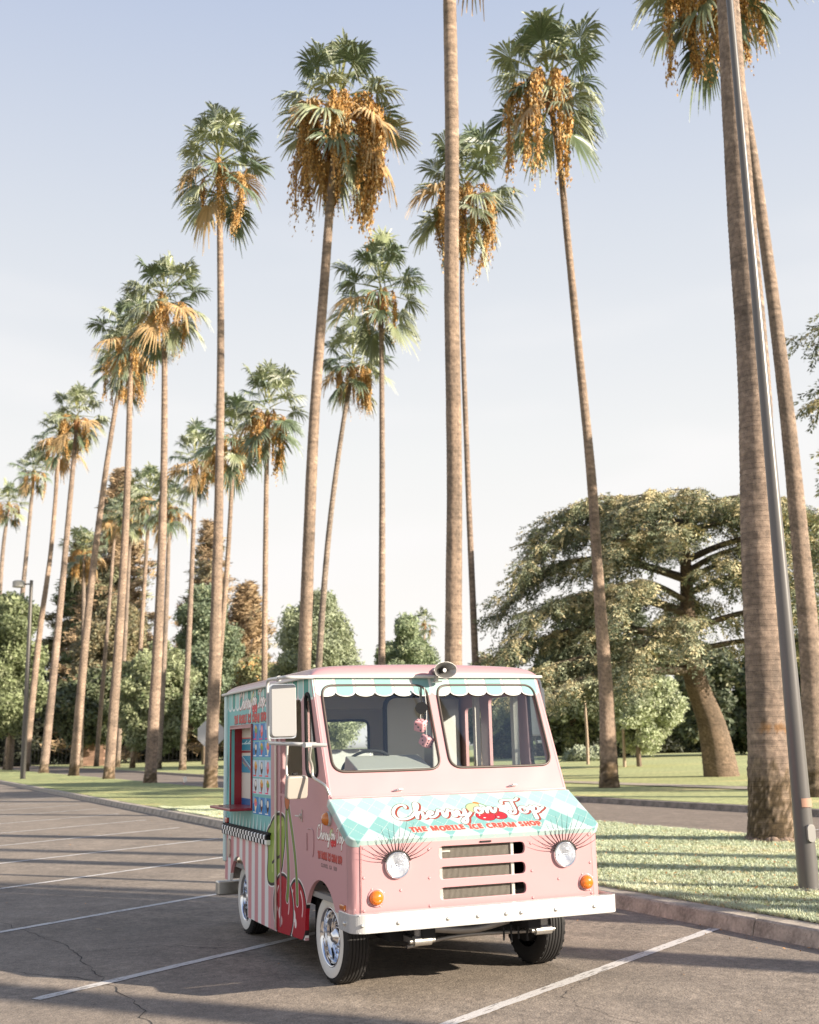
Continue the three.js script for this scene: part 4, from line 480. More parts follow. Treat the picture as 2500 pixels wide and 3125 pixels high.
const sideTex = canvasTex(2025, 1100, (c) => {
  const S = 500, X = (z) => (z - SZ0) * S, Y = (y) => (SY1 - y) * S, R = (z0, y0, z1, y1) => [X(z0), Y(y1), (z1 - z0) * S, (y1 - y0) * S];
  c.fillStyle = hex(SIDE_PINK); c.fillRect(0, 0, 2025, 1100);
  // teal panel round the hatch
  c.fillStyle = '#7cc3c0'; c.fillRect(...R(-3.2, 0.95, -1.35, 2.35));
  for (let z = -3.05; z < -1.4; z += 0.13) { c.fillStyle = 'rgba(225,243,240,.75)'; c.beginPath(); c.moveTo(X(z), Y(0.98)); c.lineTo(X(z + 0.065), Y(1.12 + 0.03 * Math.sin(z * 9))); c.lineTo(X(z + 0.075), Y(0.98)); c.fill(); c.fillStyle = 'rgba(70,120,125,.7)'; c.beginPath(); c.moveTo(X(z + 0.05), Y(0.98)); c.lineTo(X(z + 0.085), Y(1.1)); c.lineTo(X(z + 0.1), Y(0.98)); c.fill(); }
  c.fillStyle = 'rgba(70,120,120,.55)'; c.beginPath(); c.moveTo(X(-3.03), Y(1.75)); c.lineTo(X(-2.95), Y(1.5)); c.lineTo(X(-3.0), Y(1.25)); c.lineTo(X(-3.06), Y(1.5)); c.fill();
  // stripes below
  for (let z = -3.08, k = 0; z < -1.34; z += 0.118, k++) { c.fillStyle = k % 2 ? '#f0eeea' : '#dc9a9c'; c.fillRect(...R(z, 0.1, z + 0.119, 0.93)); }
  c.fillStyle = hex(SIDE_PINK); c.fillRect(...R(-1.35, 0.1, 0.9, 2.35));
  // awning scallops along the top
  for (let z = -3.15, k = 0; z < 0; z += 0.155, k++) { c.fillStyle = '#f3f3ee'; c.beginPath(); c.moveTo(X(z), Y(2.35)); c.lineTo(X(z), Y(2.15)); c.bezierCurveTo(X(z), Y(2.06), X(z + 0.155), Y(2.06), X(z + 0.155), Y(2.15)); c.lineTo(X(z + 0.155), Y(2.35)); c.fill(); c.fillStyle = k % 2 ? '#a5d8d2' : '#2f9a8d'; c.beginPath(); c.moveTo(X(z + 0.012), Y(2.35)); c.lineTo(X(z + 0.012), Y(2.155)); c.bezierCurveTo(X(z + 0.012), Y(2.085), X(z + 0.143), Y(2.085), X(z + 0.143), Y(2.155)); c.lineTo(X(z + 0.143), Y(2.35)); c.fill(); }
  // lettering above the hatch
  c.fillStyle = '#7cc3c0'; c.fillRect(...R(-2.75, 1.95, -1.5, 2.03));
  c.save(); cherryLogo(c, X(-2.55), X(-1.55), Y(2.1), 0); c.restore();
  blockText(c, 'THE MOBILE ICE CREAM SHOP', X(-2.74), Y(1.965), 1.24 * S, 0.075 * S, '#d8362c', '#5e1714', 0, 0.1);
  // menu pictures
  for (let r = 0; r < 5; r++) for (let q = 0; q < 3; q++) popsicle(c, X(-1.99 + q * 0.213), Y(1.94 - r * 0.163), 0.205 * S, (r === 1 || r === 3 ? 0.135 : 0.15) * S, r);
  // cherry art on the door
  const path = (pts, close) => { c.beginPath(); c.moveTo(X(pts[0][0]), Y(pts[0][1])); for (let i = 1; i + 2 < pts.length; i += 3) c.bezierCurveTo(X(pts[i][0]), Y(pts[i][1]), X(pts[i + 1][0]), Y(pts[i + 1][1]), X(pts[i + 2][0]), Y(pts[i + 2][1])); if (close) c.closePath(); };
  c.lineJoin = c.lineCap = 'round';
  const leaf = [[-0.93, 1.14], [-1.1, 1.2], [-1.3, 1.12], [-1.36, 1.05], [-1.5, 1.0], [-1.53, 0.93], [-1.44, 0.9], [-1.4, 0.75], [-1.5, 0.66], [-1.42, 0.6], [-1.25, 0.56], [-1.0, 0.68], [-0.98, 0.8], [-0.92, 0.92], [-0.88, 1.06], [-0.93, 1.14]];
  path(leaf, true); c.lineWidth = 36; c.strokeStyle = '#f3efe9'; c.stroke(); c.lineWidth = 24; c.strokeStyle = '#2c2620'; c.stroke(); c.fillStyle = '#94ad4a'; c.fill();
  path([[-0.98, 1.1], [-1.12, 1.1], [-1.28, 0.95], [-1.3, 0.7]]); c.lineWidth = 22; c.strokeStyle = '#b8c96c'; c.stroke(); path([[-1.3, 0.76], [-1.24, 0.78], [-1.2, 0.8], [-1.06, 0.83]]); c.lineWidth = 12; c.strokeStyle = '#2c2620'; c.stroke();
  const cherry = (z, y, rz, ry, l) => { c.beginPath(); c.ellipse(X(z), Y(y), rz * S, ry * S, 0, 0, 7); c.lineWidth = 34; c.strokeStyle = '#f3efe9'; c.stroke(); c.lineWidth = 22; c.strokeStyle = '#2a1a1a'; c.stroke(); c.fillStyle = '#ad0a22'; c.fill(); c.lineWidth = 12; c.strokeStyle = '#f0c9c6'; for (const dz of [-0.62, 0.55]) { c.beginPath(); c.ellipse(X(z), Y(y + 0.05), Math.abs(dz) * rz * S * 1.1, ry * 0.62 * S, 0, dz < 0 ? 2.6 : -0.9, dz < 0 ? 3.9 : 0.5); c.stroke(); } c.fillStyle = '#f7e6e0'; for (const [dz, dy, s] of [[-0.35, -0.2, 0.038], [-0.2, -0.42, 0.03]]) { c.beginPath(); c.ellipse(X(z + dz * rz), Y(y + dy * ry), s * S, s * 1.25 * S, 0, 0, 7); c.fill(); } };
  cherry(-0.55, 0.45, 0.25, 0.225); cherry(-0.96, 0.43, 0.29, 0.25);
  for (const [pts, w] of [[[[-0.84, 1.28], [-0.92, 1.0], [-0.72, 0.8], [-0.84, 0.52]], 46], [[[-0.82, 1.28], [-0.7, 1.05], [-0.55, 0.85], [-0.55, 0.52]], 40]]) { path(pts); c.lineWidth = w; c.strokeStyle = '#ece6de'; c.stroke(); path(pts); c.lineWidth = w - 9; c.strokeStyle = '#332b1e'; c.stroke(); path(pts); c.lineWidth = w - 18; c.strokeStyle = '#7d9440'; c.stroke(); }
  c.fillStyle = '#c0672f'; c.strokeStyle = '#4a2b18'; c.lineWidth = 6; c.beginPath(); c.ellipse(X(-0.84), Y(1.29), 0.07 * S, 0.075 * S, 0, 0, 7); c.fill(); c.stroke();
  // small lettering on the door front
  c.save(); cherryLogo(c, X(-0.02), X(0.63), Y(1.045), 0.0); c.restore();
  blockText(c, 'THE MOBILE ICE CREAM SHOP', X(0.0), Y(0.905), 0.58 * S, 0.05 * S, '#c8463c', '#6e2420', 0, 0.1);
  blockText(c, 'CLOVIS, CA  559', X(0.08), Y(0.845), 0.38 * S, 0.028 * S, '#3a2b2b', 'rgba(0,0,0,0)', 0, 0.02, 0);
  // wear: fine specks of road dirt low on the body
  for (let i = 0; i < 900; i++) { c.fillStyle = `rgba(90,70,60,${rnd() * 0.25})`; c.fillRect(rnd() * 2025, 1100 - Math.pow(rnd(), 2.5) * 380, 1 + rnd() * 2, 1 + rnd() * 2); }
});
const hoodTex = canvasTex(2048, 640, (c, w, h) => { // x -1.03..1.03, s 0..0.644 down the slope
  const S = 2048 / 2.06, X = (x) => (x + 1.03) * S, Y = (s) => s * S;
  c.fillStyle = '#cdebe6'; c.fillRect(0, 0, w, h);
  const hw = 0.118, hh = 0.15;
  for (let r = -1; r < 6; r++) for (let q = -10; q < 11; q++) { if ((r + q) & 1) continue; const x = q * hw, s = 0.115 + r * hh; c.fillStyle = r % 2 === 0 ? '#b8e0da' : '#e0f2ef'; if (r === 2) c.fillStyle = '#93c8c4'; if (r === 1 || r === 3) c.fillStyle = '#d3ece8'; c.beginPath(); c.moveTo(X(x), Y(s - hh)); c.lineTo(X(x + hw), Y(s)); c.lineTo(X(x), Y(s + hh)); c.lineTo(X(x - hw), Y(s)); c.fill(); }
  c.strokeStyle = 'rgba(250,240,232,.85)'; c.lineWidth = 4; c.setLineDash([13, 8]);
  for (let q = -14; q < 15; q++) for (const d of [1, -1]) { c.beginPath(); c.moveTo(X(q * hw * 2 + hw * 0.0 - d * 4 * hw), Y(0.115 - 4 * hh)); c.lineTo(X(q * hw * 2 + d * 6 * hw), Y(0.115 + 6 * hh)); c.stroke(); }
  c.setLineDash([]);
  cherryLogo(c, X(-0.6), X(0.66), Y(0.315), -0.008);
  blockText(c, 'THE MOBILE ICE CREAM SHOP', X(-0.525), Y(0.485), 1.06 * S, 0.062 * S, '#ea5a44', '#fbd9cf', 0, 0.12);
});
const checkTex = canvasTex(1024, 64, (c) => { for (let i = 0; i < 32; i++) for (let j = 0; j < 2; j++) { c.fillStyle = (i + j) & 1 ? '#141315' : '#f4f2ee'; c.fillRect(i * 32, j * 32, 32, 32); } });
const VM = {
  pink: phys(PINK, { roughness: 0.38, clearcoat: 0.5, clearcoatRoughness: 0.12 }),
  side: phys([0.95, 0.95, 0.95], { roughness: 0.5, specularIntensity: 0.5, clearcoat: 0.12, clearcoatRoughness: 0.15, map: sideTex }),
  hood: phys([0.66, 0.68, 0.68], { roughness: 0.36, clearcoat: 0.6, clearcoatRoughness: 0.1, map: hoodTex }),
  cream: phys([0.6, 0.56, 0.51], { roughness: 0.4, clearcoat: 0.3 }), white: phys([0.47, 0.465, 0.455], { roughness: 0.35, clearcoat: 0.5 }),
  rubber: std([0.016, 0.015, 0.015], 0.75), gasket: std([0.07, 0.05, 0.04], 0.45), black: std([0.012, 0.012, 0.013], 0.8),
  chrome: std([0.82, 0.83, 0.85], 0.08, 1), steel: std([0.56, 0.56, 0.57], 0.32, 1), dullSteel: std([0.3, 0.29, 0.28], 0.5, 0.8), galv: std([0.62, 0.6, 0.55], 0.35, 0.9),
  whitewall: std([0.7, 0.68, 0.63], 0.7), red: phys([0.3, 0.012, 0.022], { roughness: 0.45, clearcoat: 0.4 }), interior: std([0.85, 0.8, 0.72], 0.75), interiorGrey: std([0.5, 0.46, 0.41], 0.8), floorDark: std([0.3, 0.29, 0.27], 0.9),
  amber: phys([0.85, 0.24, 0.01], { roughness: 0.16, transmission: 0.35, thickness: 0.02, clearcoat: 1 }), lampRed: phys([0.5, 0.03, 0.02], { roughness: 0.2, clearcoat: 1 }),
  glass: phys([0.93, 0.96, 0.95], { roughness: 0.0, transmission: 1, thickness: 0, ior: 1.5 }), lens: phys([0.97, 0.98, 1], { roughness: 0.06, transmission: 1, thickness: 0, ior: 1.5 }),
  teal: phys([0.2, 0.37, 0.35], { roughness: 0.4, clearcoat: 0.5 }), mint: phys([0.33, 0.45, 0.43], { roughness: 0.4, clearcoat: 0.5 }), decalWhite: phys([0.6, 0.6, 0.58], { roughness: 0.4, clearcoat: 0.5 }),
  mirror: std([0.85, 0.86, 0.87], 0.03, 1), check: phys([1, 1, 1], { roughness: 0.6, specularIntensity: 0.4, map: checkTex }), lash: std([0.02, 0.012, 0.01], 0.5), bumper: null,
};
{ const bt = dataTex(512, (u, v, i, j) => { const k = 0.78 + (gr(i >> 5, j) - 0.5) * 0.16 + (gr(i >> 3, j + 99) - 0.5) * 0.1; return [k, k, k]; }); VM.bumper = std([0.58, 0.575, 0.57], 0.42, 0.25, { roughnessMap: bt }); }
const each = (parent, name, list, m) => list.map((g) => part(parent, name, g, m));
{ const wave = dataTex(256, (u, v) => { const k = 0.5 + tnoise(u, v, 4, 12) * 0.9; return [k, k, k]; }, false); wave.repeat.set(0.8, 0.8); VM.pink.bumpMap = wave; VM.pink.bumpScale = 0.004; }
const van = thing('ice_cream_van', 'pink and mint ice cream van with eyelashes over its headlights, parked across the bay lines', 'van', VAN_POS, VAN_TURN);
const sideUV = (g, mirror) => planarUV(g, (x, y, z) => [(z - SZ0) / SW, (y - (SY1 - SH)) / SH]);
const turnSide = (g) => g.applyMatrix4(new THREE.Matrix4().makeRotationY(-Math.PI / 2)); // shape (z, y) -> the van's side plane
const arc = (cz, cy, rz, ry, y0a, y0b, n = 22) => { const a0 = Math.PI - Math.asin((y0a - cy) / ry), a1 = Math.asin((y0b - cy) / ry), o = []; for (let i = 0; i <= n; i++) { const a = lerp(a0, a1, i / n); o.push([cz + rz * Math.cos(a), cy + ry * Math.sin(a)]); } return o; };
const outline = [[-3.08, 0.46], ...arc(-2.53, 0.34, 0.37, 0.375, 0.46, 0.34), [-2.155, 0.21], [-1.15, 0.22], [-0.335, 0.262], ...arc(0.07, 0.36, 0.405, 0.385, 0.36, 0.56), [0.675, 0.565], [0.675, 1.1], [0.294, 1.318], [-0.136, 2.26], [-3.08, 2.26]];
const quarterWin = [[-0.3, 2.14], [-0.185, 2.13], [0.045, 1.5], [-0.265, 1.5]], doorWin = [[-0.99, 2.1], [-0.425, 2.1], [-0.385, 1.34], [-0.99, 1.34]];
{ // body sides
  const s = shapeOf(outline);
  s.holes.push(shapeOf([[-2.85, 1.18], [-2.02, 1.18], [-2.02, 1.925], [-2.85, 1.925]]), rpoly(doorWin, 0.06, 7, THREE.Path), rpoly(quarterWin, 0.09, 7, THREE.Path));
  part(van, 'printed_side_panel', sideUV(mv(turnSide(extr(s, 0.03)), -0.97, 0, 0)), VM.side);
  const s2 = shapeOf(outline); s2.holes.push(rpoly([[-1.55, 2.05], [-1.2, 2.05], [-1.2, 1.4], [-1.55, 1.4]], 0.05, 7, THREE.Path), rpoly([[-1.03, 2.12], [-0.46, 2.12], [-0.42, 1.2], [-1.03, 1.2]], 0.05, 7, THREE.Path), rpoly(quarterWin, 0.09, 7, THREE.Path));
  part(van, 'side_panel', mv(turnSide(extr(s2, 0.03)), 1.0, 0, 0), VM.pink);
}
for (const x of [-1.0, 1.0]) { // rubber round the narrow windows, and their panes
  const pts = rpoly(quarterWin, 0.09).userPts.map(([z, y]) => [x, y, z]);
  const gk = part(van, 'quarter_window_gasket', new THREE.TubeGeometry(new THREE.CatmullRomCurve3(pts.map((p) => V(...p)), true), 90, 0.015, 8, true), VM.black);
  part(gk, 'pane', mv(turnSide(extr(rpoly(quarterWin, 0.09), 0.003)), x * 0.985, 0, 0), VM.glass);
}
// rear wall, floor, inner walls
{ const s = shapeOf([[-0.97, 0.46], [0.97, 0.46], [0.97, 2.26], [-0.97, 2.26]]); s.holes.push(rpoly([[0.02, 1.6], [0.52, 1.6], [0.52, 1.985], [0.02, 1.985]], 0.07, 7, THREE.Path)); part(van, 'rear_wall', mv(extr(s, 0.03), 0, 0, -3.08), VM.interior);
  const gk = part(van, 'rear_window_gasket', new THREE.TubeGeometry(new THREE.CatmullRomCurve3(rpoly([[0.02, 1.6], [0.52, 1.6], [0.52, 1.985], [0.02, 1.985]], 0.07).userPts.map(([x, y]) => V(x, y, -3.045)), true), 80, 0.014, 6, true), VM.black);
  part(van, 'rear_corner_post', rbox(0.05, 1.62, 0.075, 0.018, -1.0, 1.44, -3.06), phys([0.62, 0.8, 0.78], { roughness: 0.4 })); }
part(van, 'cab_floor', box(1.93, 0.04, 3.6, 0, 0.62, -1.24), VM.floorDark);
each(van, 'inner_lining', [box(0.012, 1.2, 1.1, 0.962, 1.25, -2.45), box(0.012, 1.2, 0.6, -0.962, 1.3, -1.66), box(0.012, 0.5, 0.2, -0.962, 1.05, -0.1), box(0.012, 0.5, 0.85, 0.962, 0.9, -0.6)], VM.interior);
part(van, 'ceiling_lining', box(1.92, 0.02, 2.85, 0, 2.21, -1.62), VM.interior);
part(van, 'ceiling_beam', box(1.9, 0.12, 0.06, 0, 2.12, -1.75), VM.interiorGrey);
part(van, 'cab_partition', mv(extr(rpoly([[0.06, 0.64], [0.42, 0.64], [0.42, 2.17], [0.06, 2.17]], 0.1), 0.03), 0, 0, -1.3), VM.cream);
part(van, 'partition_edge', bent([[0.045, 0.64, -1.28], [0.045, 2.16, -1.28], [0.42, 2.16, -1.28]], 0.022, 0.12), VM.black);
each(van, 'freezer_cabinet', [rbox(0.55, 0.95, 0.7, 0.03, 0.62, 1.1, -2.4), rbox(0.3, 1.5, 0.25, 0.02, 0.8, 1.4, -1.75)], VM.white);
each(van, 'inner_post', [box(0.05, 1.5, 0.05, 0.9, 1.4, -1.15), box(0.045, 1.5, 0.06, 0.9, 1.4, -0.38)], VM.cream);
// service hatch
{ const h = new THREE.Group(); h.name = 'service_hatch'; van.add(h); const j = VM.red;
  part(h, 'jamb', [box(0.12, 0.77, 0.02, -0.955, 1.552, -2.861), box(0.12, 0.77, 0.02, -0.955, 1.552, -2.009), box(0.12, 0.02, 0.85, -0.955, 1.936, -2.435), box(0.018, 0.03, 0.86, -1.006, 1.925, -2.435), box(0.016, 0.75, 0.022, -1.004, 1.55, -2.018)], j);
  part(h, 'counter', rbox(0.34, 0.025, 0.86, 0.008, -1.04, 1.172, -2.435), j);
  const sh = part(h, 'shutter', box(0.02, 0.77, 0.83, -0.885, 1.552, -2.435), std([0.74, 0.68, 0.58], 0.6)); sh.userData.label = 'cream inner shutter with blue posters';
  const post = (y0, y1, f) => { const t = canvasTex(256, 160, (c, w, hh) => { f(c, w, hh); }); part(h, 'poster', planarUV(box(0.004, y1 - y0, 0.8, -0.898, (y0 + y1) / 2, -2.43), (x, y, z) => [(z + 2.83) / 0.8, (y - y0) / (y1 - y0)]), std([1, 1, 1], 0.5, 0, { map: t })); };
  post(1.705, 1.825, (c, w, q) => { c.fillStyle = '#2b8fa8'; c.fillRect(0, 0, w, q); c.strokeStyle = '#d9eef0'; c.lineWidth = 10; for (let i = 0; i < 8; i++) { c.beginPath(); c.arc(i * 44, 10, 70, 0.4, 2.2); c.stroke(); } c.fillStyle = '#e05a48'; c.fillRect(0, 0, w, 14); });
  post(1.49, 1.65, (c, w, q) => { c.fillStyle = '#3f97b4'; c.fillRect(0, 0, w, q); for (let i = 0; i < 60; i++) { c.fillStyle = ['#d8e8ea', '#1d5670', '#e8b04a', '#c65454'][i % 4]; c.fillRect((i * 67) % w, (i * 43) % q, 14, 9); } });
  post(1.185, 1.245, (c, w, q) => { c.fillStyle = '#1f5f9c'; c.fillRect(0, 0, w, q); c.fillStyle = '#d8404a'; c.beginPath(); c.ellipse(w * 0.75, q * 0.6, 70, 50, 0.5, 0, 7); c.fill(); });
  part(h, 'shutter_rail', box(0.012, 0.02, 0.82, -0.893, 1.69, -2.43), VM.red);
  part(h, 'knob', [cyl(0.026, 0.03, 0.025, 20, -0.893, 1.29, -2.2, 0, 0, Math.PI / 2), cyl(0.012, 0.012, 0.03, 12, -0.9, 1.29, -2.2, 0, 0, Math.PI / 2)], VM.black); }
part(van, 'checker_rail', planarUV(rbox(0.045, 0.085, 1.72, 0.012, -1.018, 0.94, -2.22), (x, y, z) => [(z + 3.08) / 1.72, (y - 0.9) / 0.085]), VM.check);
part(van, 'rub_rail', rbox(0.03, 0.022, 1.74, 0.008, -1.014, 0.993, -2.21), VM.black);
part(van, 'fuel_filler', [mv(extr(rpoly([[-0.045, -0.09], [0.045, -0.09], [0.045, 0.09], [-0.045, 0.09]], 0.045), 0.012, 0.003), -1.003, 0.77, -2.88, 0, -Math.PI / 2)], VM.galv);
part(van, 'tail_lamp', rbox(0.03, 0.05, 0.1, 0.01, -1.01, 1.03, -2.98), VM.lampRed);
part(van, 'door_rail', [rbox(0.022, 1.86, 0.026, 0.006, -1.011, 1.17, -1.146)], VM.galv);
each(van, 'door_edge', [rbox(0.02, 0.75, 0.02, 0.005, -1.006, 1.72, -1.005), rbox(0.014, 1.05, 0.016, 0.004, -1.004, 0.8, -1.02)], VM.pink);
part(van, 'door_latch', [rbox(0.03, 0.012, 0.1, 0.005, -1.02, 1.186, -0.45), cyl(0.02, 0.02, 0.02, 14, -1.008, 1.186, -0.42, 0, 0, Math.PI / 2), box(0.008, 0.09, 0.014, -1.005, 1.19, -0.4)], VM.galv);
part(van, 'step_hatch', [tube([[-1.003, 1.097, -0.25], [-1.003, 1.1, -0.13], [-1.003, 1.085, -0.1], [-1.003, 0.93, -0.1], [-1.003, 0.9, -0.12]], 0.004, 40, 5), box(0.006, 0.13, 0.012, -1.004, 1.0, -0.27)], VM.pink);
// roof
{ const nx = 48, nz = 70, pos = [], idx = []; for (let i = 0; i <= nx; i++) for (let j = 0; j <= nz; j++) { const u = -Math.cos(Math.PI * i / nx), w = -Math.cos(Math.PI * j / nz), x = u * 1.01, z = lerp(-3.13, -0.12, (w + 1) / 2), e = Math.pow(Math.max(0, 1 - Math.pow(Math.abs(u), 14)), 0.5) * Math.pow(Math.max(0, 1 - Math.pow(Math.abs(w), 26)), 0.5); pos.push(x, 2.262 + 0.088 * e + 0.026 * e * (1 - u * u), z + 0.0); if (i < nx && j < nz) { const k = i * (nz + 1) + j; idx.push(k, k + 1, k + nz + 1, k + 1, k + nz + 2, k + nz + 1); } }
  const g = new THREE.BufferGeometry(); g.setAttribute('position', new THREE.Float32BufferAttribute(pos, 3)); g.setIndex(idx); g.computeVertexNormals(); part(van, 'roof', g, VM.pink);
  each(van, 'drip_rail', [rbox(2.08, 0.024, 0.04, 0.008, 0, 2.262, -0.118), rbox(0.04, 0.024, 3.0, 0.008, -1.025, 2.262, -1.63), rbox(0.04, 0.024, 3.0, 0.008, 1.025, 2.262, -1.63), rbox(2.08, 0.024, 0.04, 0.008, 0, 2.262, -3.13)], VM.cream); }
// windscreen panel: sloping, local (x, s up the slope)
const WS0 = V(0, 1.318, 0.299), WSL = Math.hypot(0.942, 0.435), WSA = Math.atan2(0.435, 0.942);
const onScreen = (g, off = 0) => { const m = new THREE.Matrix4().makeRotationX(-WSA); m.setPosition(WS0.x, WS0.y, WS0.z); const sh = new THREE.Matrix4().makeTranslation(0, 0, off); return g.applyMatrix4(m.multiply(sh)); };
const wsS = (y) => (y - 1.318) / Math.cos(WSA);
const winL = [[-0.935, wsS(2.19)], [-0.04, wsS(2.19)], [-0.055, wsS(1.53)], [-0.935, wsS(1.53)]], winR = [[0.05, wsS(2.19)], [0.94, wsS(2.19)], [0.925, wsS(1.535)], [0.03, wsS(1.535)]];
{ const s = shapeOf([[-0.985, 0], [0.985, 0], [0.985, WSL], [-0.985, WSL]]); s.holes.push(rpoly(winL, 0.1, 8, THREE.Path), rpoly(winR, 0.1, 8, THREE.Path));
  part(van, 'windscreen_panel', onScreen(extr(s, 0.03), -0.03), VM.pink);
  for (const sx of [-1, 1]) part(van, 'corner_pillar', onScreen(mv(new THREE.CylinderGeometry(0.02, 0.02, WSL, 12), sx * 0.984, WSL / 2, -0.018)), VM.pink);
  part(van, 'cowl_seam', onScreen(rbox(1.97, 0.02, 0.012, 0.005, 0, 0.03, 0.003)), VM.pink);
  for (const w of [winL, winR]) {
    const gk = part(van, 'windscreen_gasket', onScreen(new THREE.TubeGeometry(new THREE.CatmullRomCurve3(rpoly(w, 0.1).userPts.map(([x, y]) => V(x, y, 0.003)), true), 130, 0.0105, 8, true)), VM.gasket);
    part(gk, 'windscreen', onScreen(extr(rpoly(w, 0.1), 0.004), -0.012), VM.glass);
  }
  // printed awning: scallops that hang over the panel and the panes
  const pitch = 0.1642, top = WSL - 0.012, drop = wsS(2.125);
  for (let i = 0; i < 12; i++) {
    const x0 = -0.985 + i * pitch, mk = (ins) => { const q = new THREE.Shape(); q.moveTo(x0 + ins, top - ins * 0.2); q.lineTo(x0 + ins, drop + 0.02); q.bezierCurveTo(x0 + ins, drop - 0.04 + ins, x0 + pitch - ins, drop - 0.04 + ins, x0 + pitch - ins, drop + 0.02); q.lineTo(x0 + pitch - ins, top - ins * 0.2); q.closePath(); return q; };
    const sc = part(van, 'awning_scallop', onScreen(extr(mk(0), 0.0012), 0.0012), VM.decalWhite);
    part(sc, 'scallop_fill', onScreen(extr(mk(0.012), 0.0012), 0.0036), i % 2 ? VM.teal : VM.mint);
  }
  for (const x of [-0.456, 0.512]) { const l = part(van, 'cowl_vent_latch', onScreen([rbox(0.05, 0.014, 0.03, 0.006, x + 0.02, 0.07, 0.018, 0, 0.3, 0.1)].map((g) => g)[0]), VM.white); part(l, 'latch_arm', onScreen(rbox(0.035, 0.01, 0.012, 0.004, x - 0.015, 0.065, 0.02, 0, -0.5, 0)), VM.steel); }
}
// hood with a turned-down lip
{ const L = Math.hypot(0.27, 0.49) - 0.018, A = Math.atan2(0.27, 0.49), w = 1.012, s = new THREE.Shape(); // local (x, s down) -> slope
  s.moveTo(-w, 0); s.lineTo(w, 0); s.lineTo(w, -L + 0.07); s.quadraticCurveTo(w, -L - 0.005, w - 0.1, -L - 0.008); s.lineTo(-w + 0.1, -L - 0.008); s.quadraticCurveTo(-w, -L - 0.005, -w, -L + 0.07); s.closePath();
  const g = extr(s, 0.046, 0.012, 4); planarUV(g, (x, y, z) => [(x + 1.03) / 2.06, 1 - (-y + (z < 0.02 ? 0.03 : 0)) / 0.644]);
  const m = new THREE.Matrix4().makeRotationX(-Math.PI / 2 + A); m.setPosition(0, 1.332, 0.294); g.applyMatrix4(m.multiply(new THREE.Matrix4().makeTranslation(0, 0, -0.046)));
  part(van, 'hood', g, VM.hood);
  const hin = (x) => { const q = rbox(0.14, 0.012, 0.03, 0.005, x, -0.0, 0.012); q.applyMatrix4(new THREE.Matrix4().makeRotationX(A)); return mv(q, 0, 1.333, 0.3); };
  for (const x of [-0.85, 0.02, 0.85]) part(van, 'hood_hinge', hin(x), VM.mint);
  part(van, 'hood_catch', rbox(0.09, 0.012, 0.012, 0.004, 0.04, 1.018, 0.765), VM.black); }
// front panel with three slots, rounded corners
const slots = [[0.915, 1.0], [0.775, 0.858], [0.635, 0.716]];
{ const s = shapeOf([[-0.93, 0.566], [0.93, 0.566], [0.93, 1.07], [-0.93, 1.07]]); for (const [a, b] of slots) s.holes.push(rpoly([[-0.33, a], [0.358, a], [0.358, b], [-0.33, b]], 0.038, 8, THREE.Path)); for (const hx of [-0.655, 0.687]) { const q = new THREE.Path(); for (let k = 0; k < 40; k++) { const a = k / 40 * Math.PI * 2, px = hx + 0.087 * Math.cos(a), py = 0.893 + 0.087 * Math.sin(a); k ? q.lineTo(px, py) : q.moveTo(px, py); } q.closePath(); s.holes.push(q); }
  part(van, 'front_panel', mv(extr(s, 0.02, 0.004), 0, 0, 0.735), VM.pink);
  for (const sx of [-1, 1]) { const g = new THREE.CylinderGeometry(0.072, 0.072, 0.505, 20, 1, true, sx > 0 ? 0 : -Math.PI / 2, Math.PI / 2); part(van, 'front_corner', mv(g, sx * 0.928, 0.818, 0.679), VM.pink); }
  each(van, 'panel_joint', [box(0.008, 0.5, 0.004, -0.922, 0.82, 0.757), box(0.008, 0.5, 0.004, 0.922, 0.82, 0.757)], std([0.55, 0.27, 0.26], 0.5));
  const rad = []; for (let x = -0.29; x < 0.255; x += 0.0095) rad.push(box(0.0035, 0.42, 0.02, x, 0.815, 0.705));
  const rd = part(van, 'radiator', [box(0.56, 0.42, 0.02, -0.02, 0.815, 0.69)], std([0.2, 0.18, 0.155], 0.7, 0.1)); part(rd, 'radiator_fins', rad, std([0.27, 0.245, 0.21], 0.6, 0.2)); rd.children[0].userData.kind = 'stuff';
  each(van, 'radiator_frame', [rbox(0.03, 0.44, 0.03, 0.006, 0.27, 0.815, 0.712), rbox(0.03, 0.44, 0.03, 0.006, -0.305, 0.815, 0.712), box(0.1, 0.012, 0.012, -0.28, 0.962, 0.72)], VM.galv);
  each(van, 'engine_bay', [box(1.8, 0.5, 0.02, 0, 0.82, 0.2), box(1.6, 0.02, 0.5, 0, 0.58, 0.45)], VM.black);
  const rv = (x, y) => mv(new THREE.SphereGeometry(0.011, 10, 8), x, y, 0.759); const rivets = []; for (const sx of [-1, 1]) for (const [x, y] of [[0.905, 1.02], [0.905, 0.82], [0.905, 0.6], [0.41, 0.985], [0.41, 0.79], [0.41, 0.6], [0.63, 0.72]]) rivets.push([sx * x, y]);
  const rg = new THREE.SphereGeometry(0.011, 10, 8); for (const [x, y] of rivets) { const r = part(van, 'rivet', rg, VM.pink); r.position.set(x, y, 0.758); r.scale.z = 0.7; } }
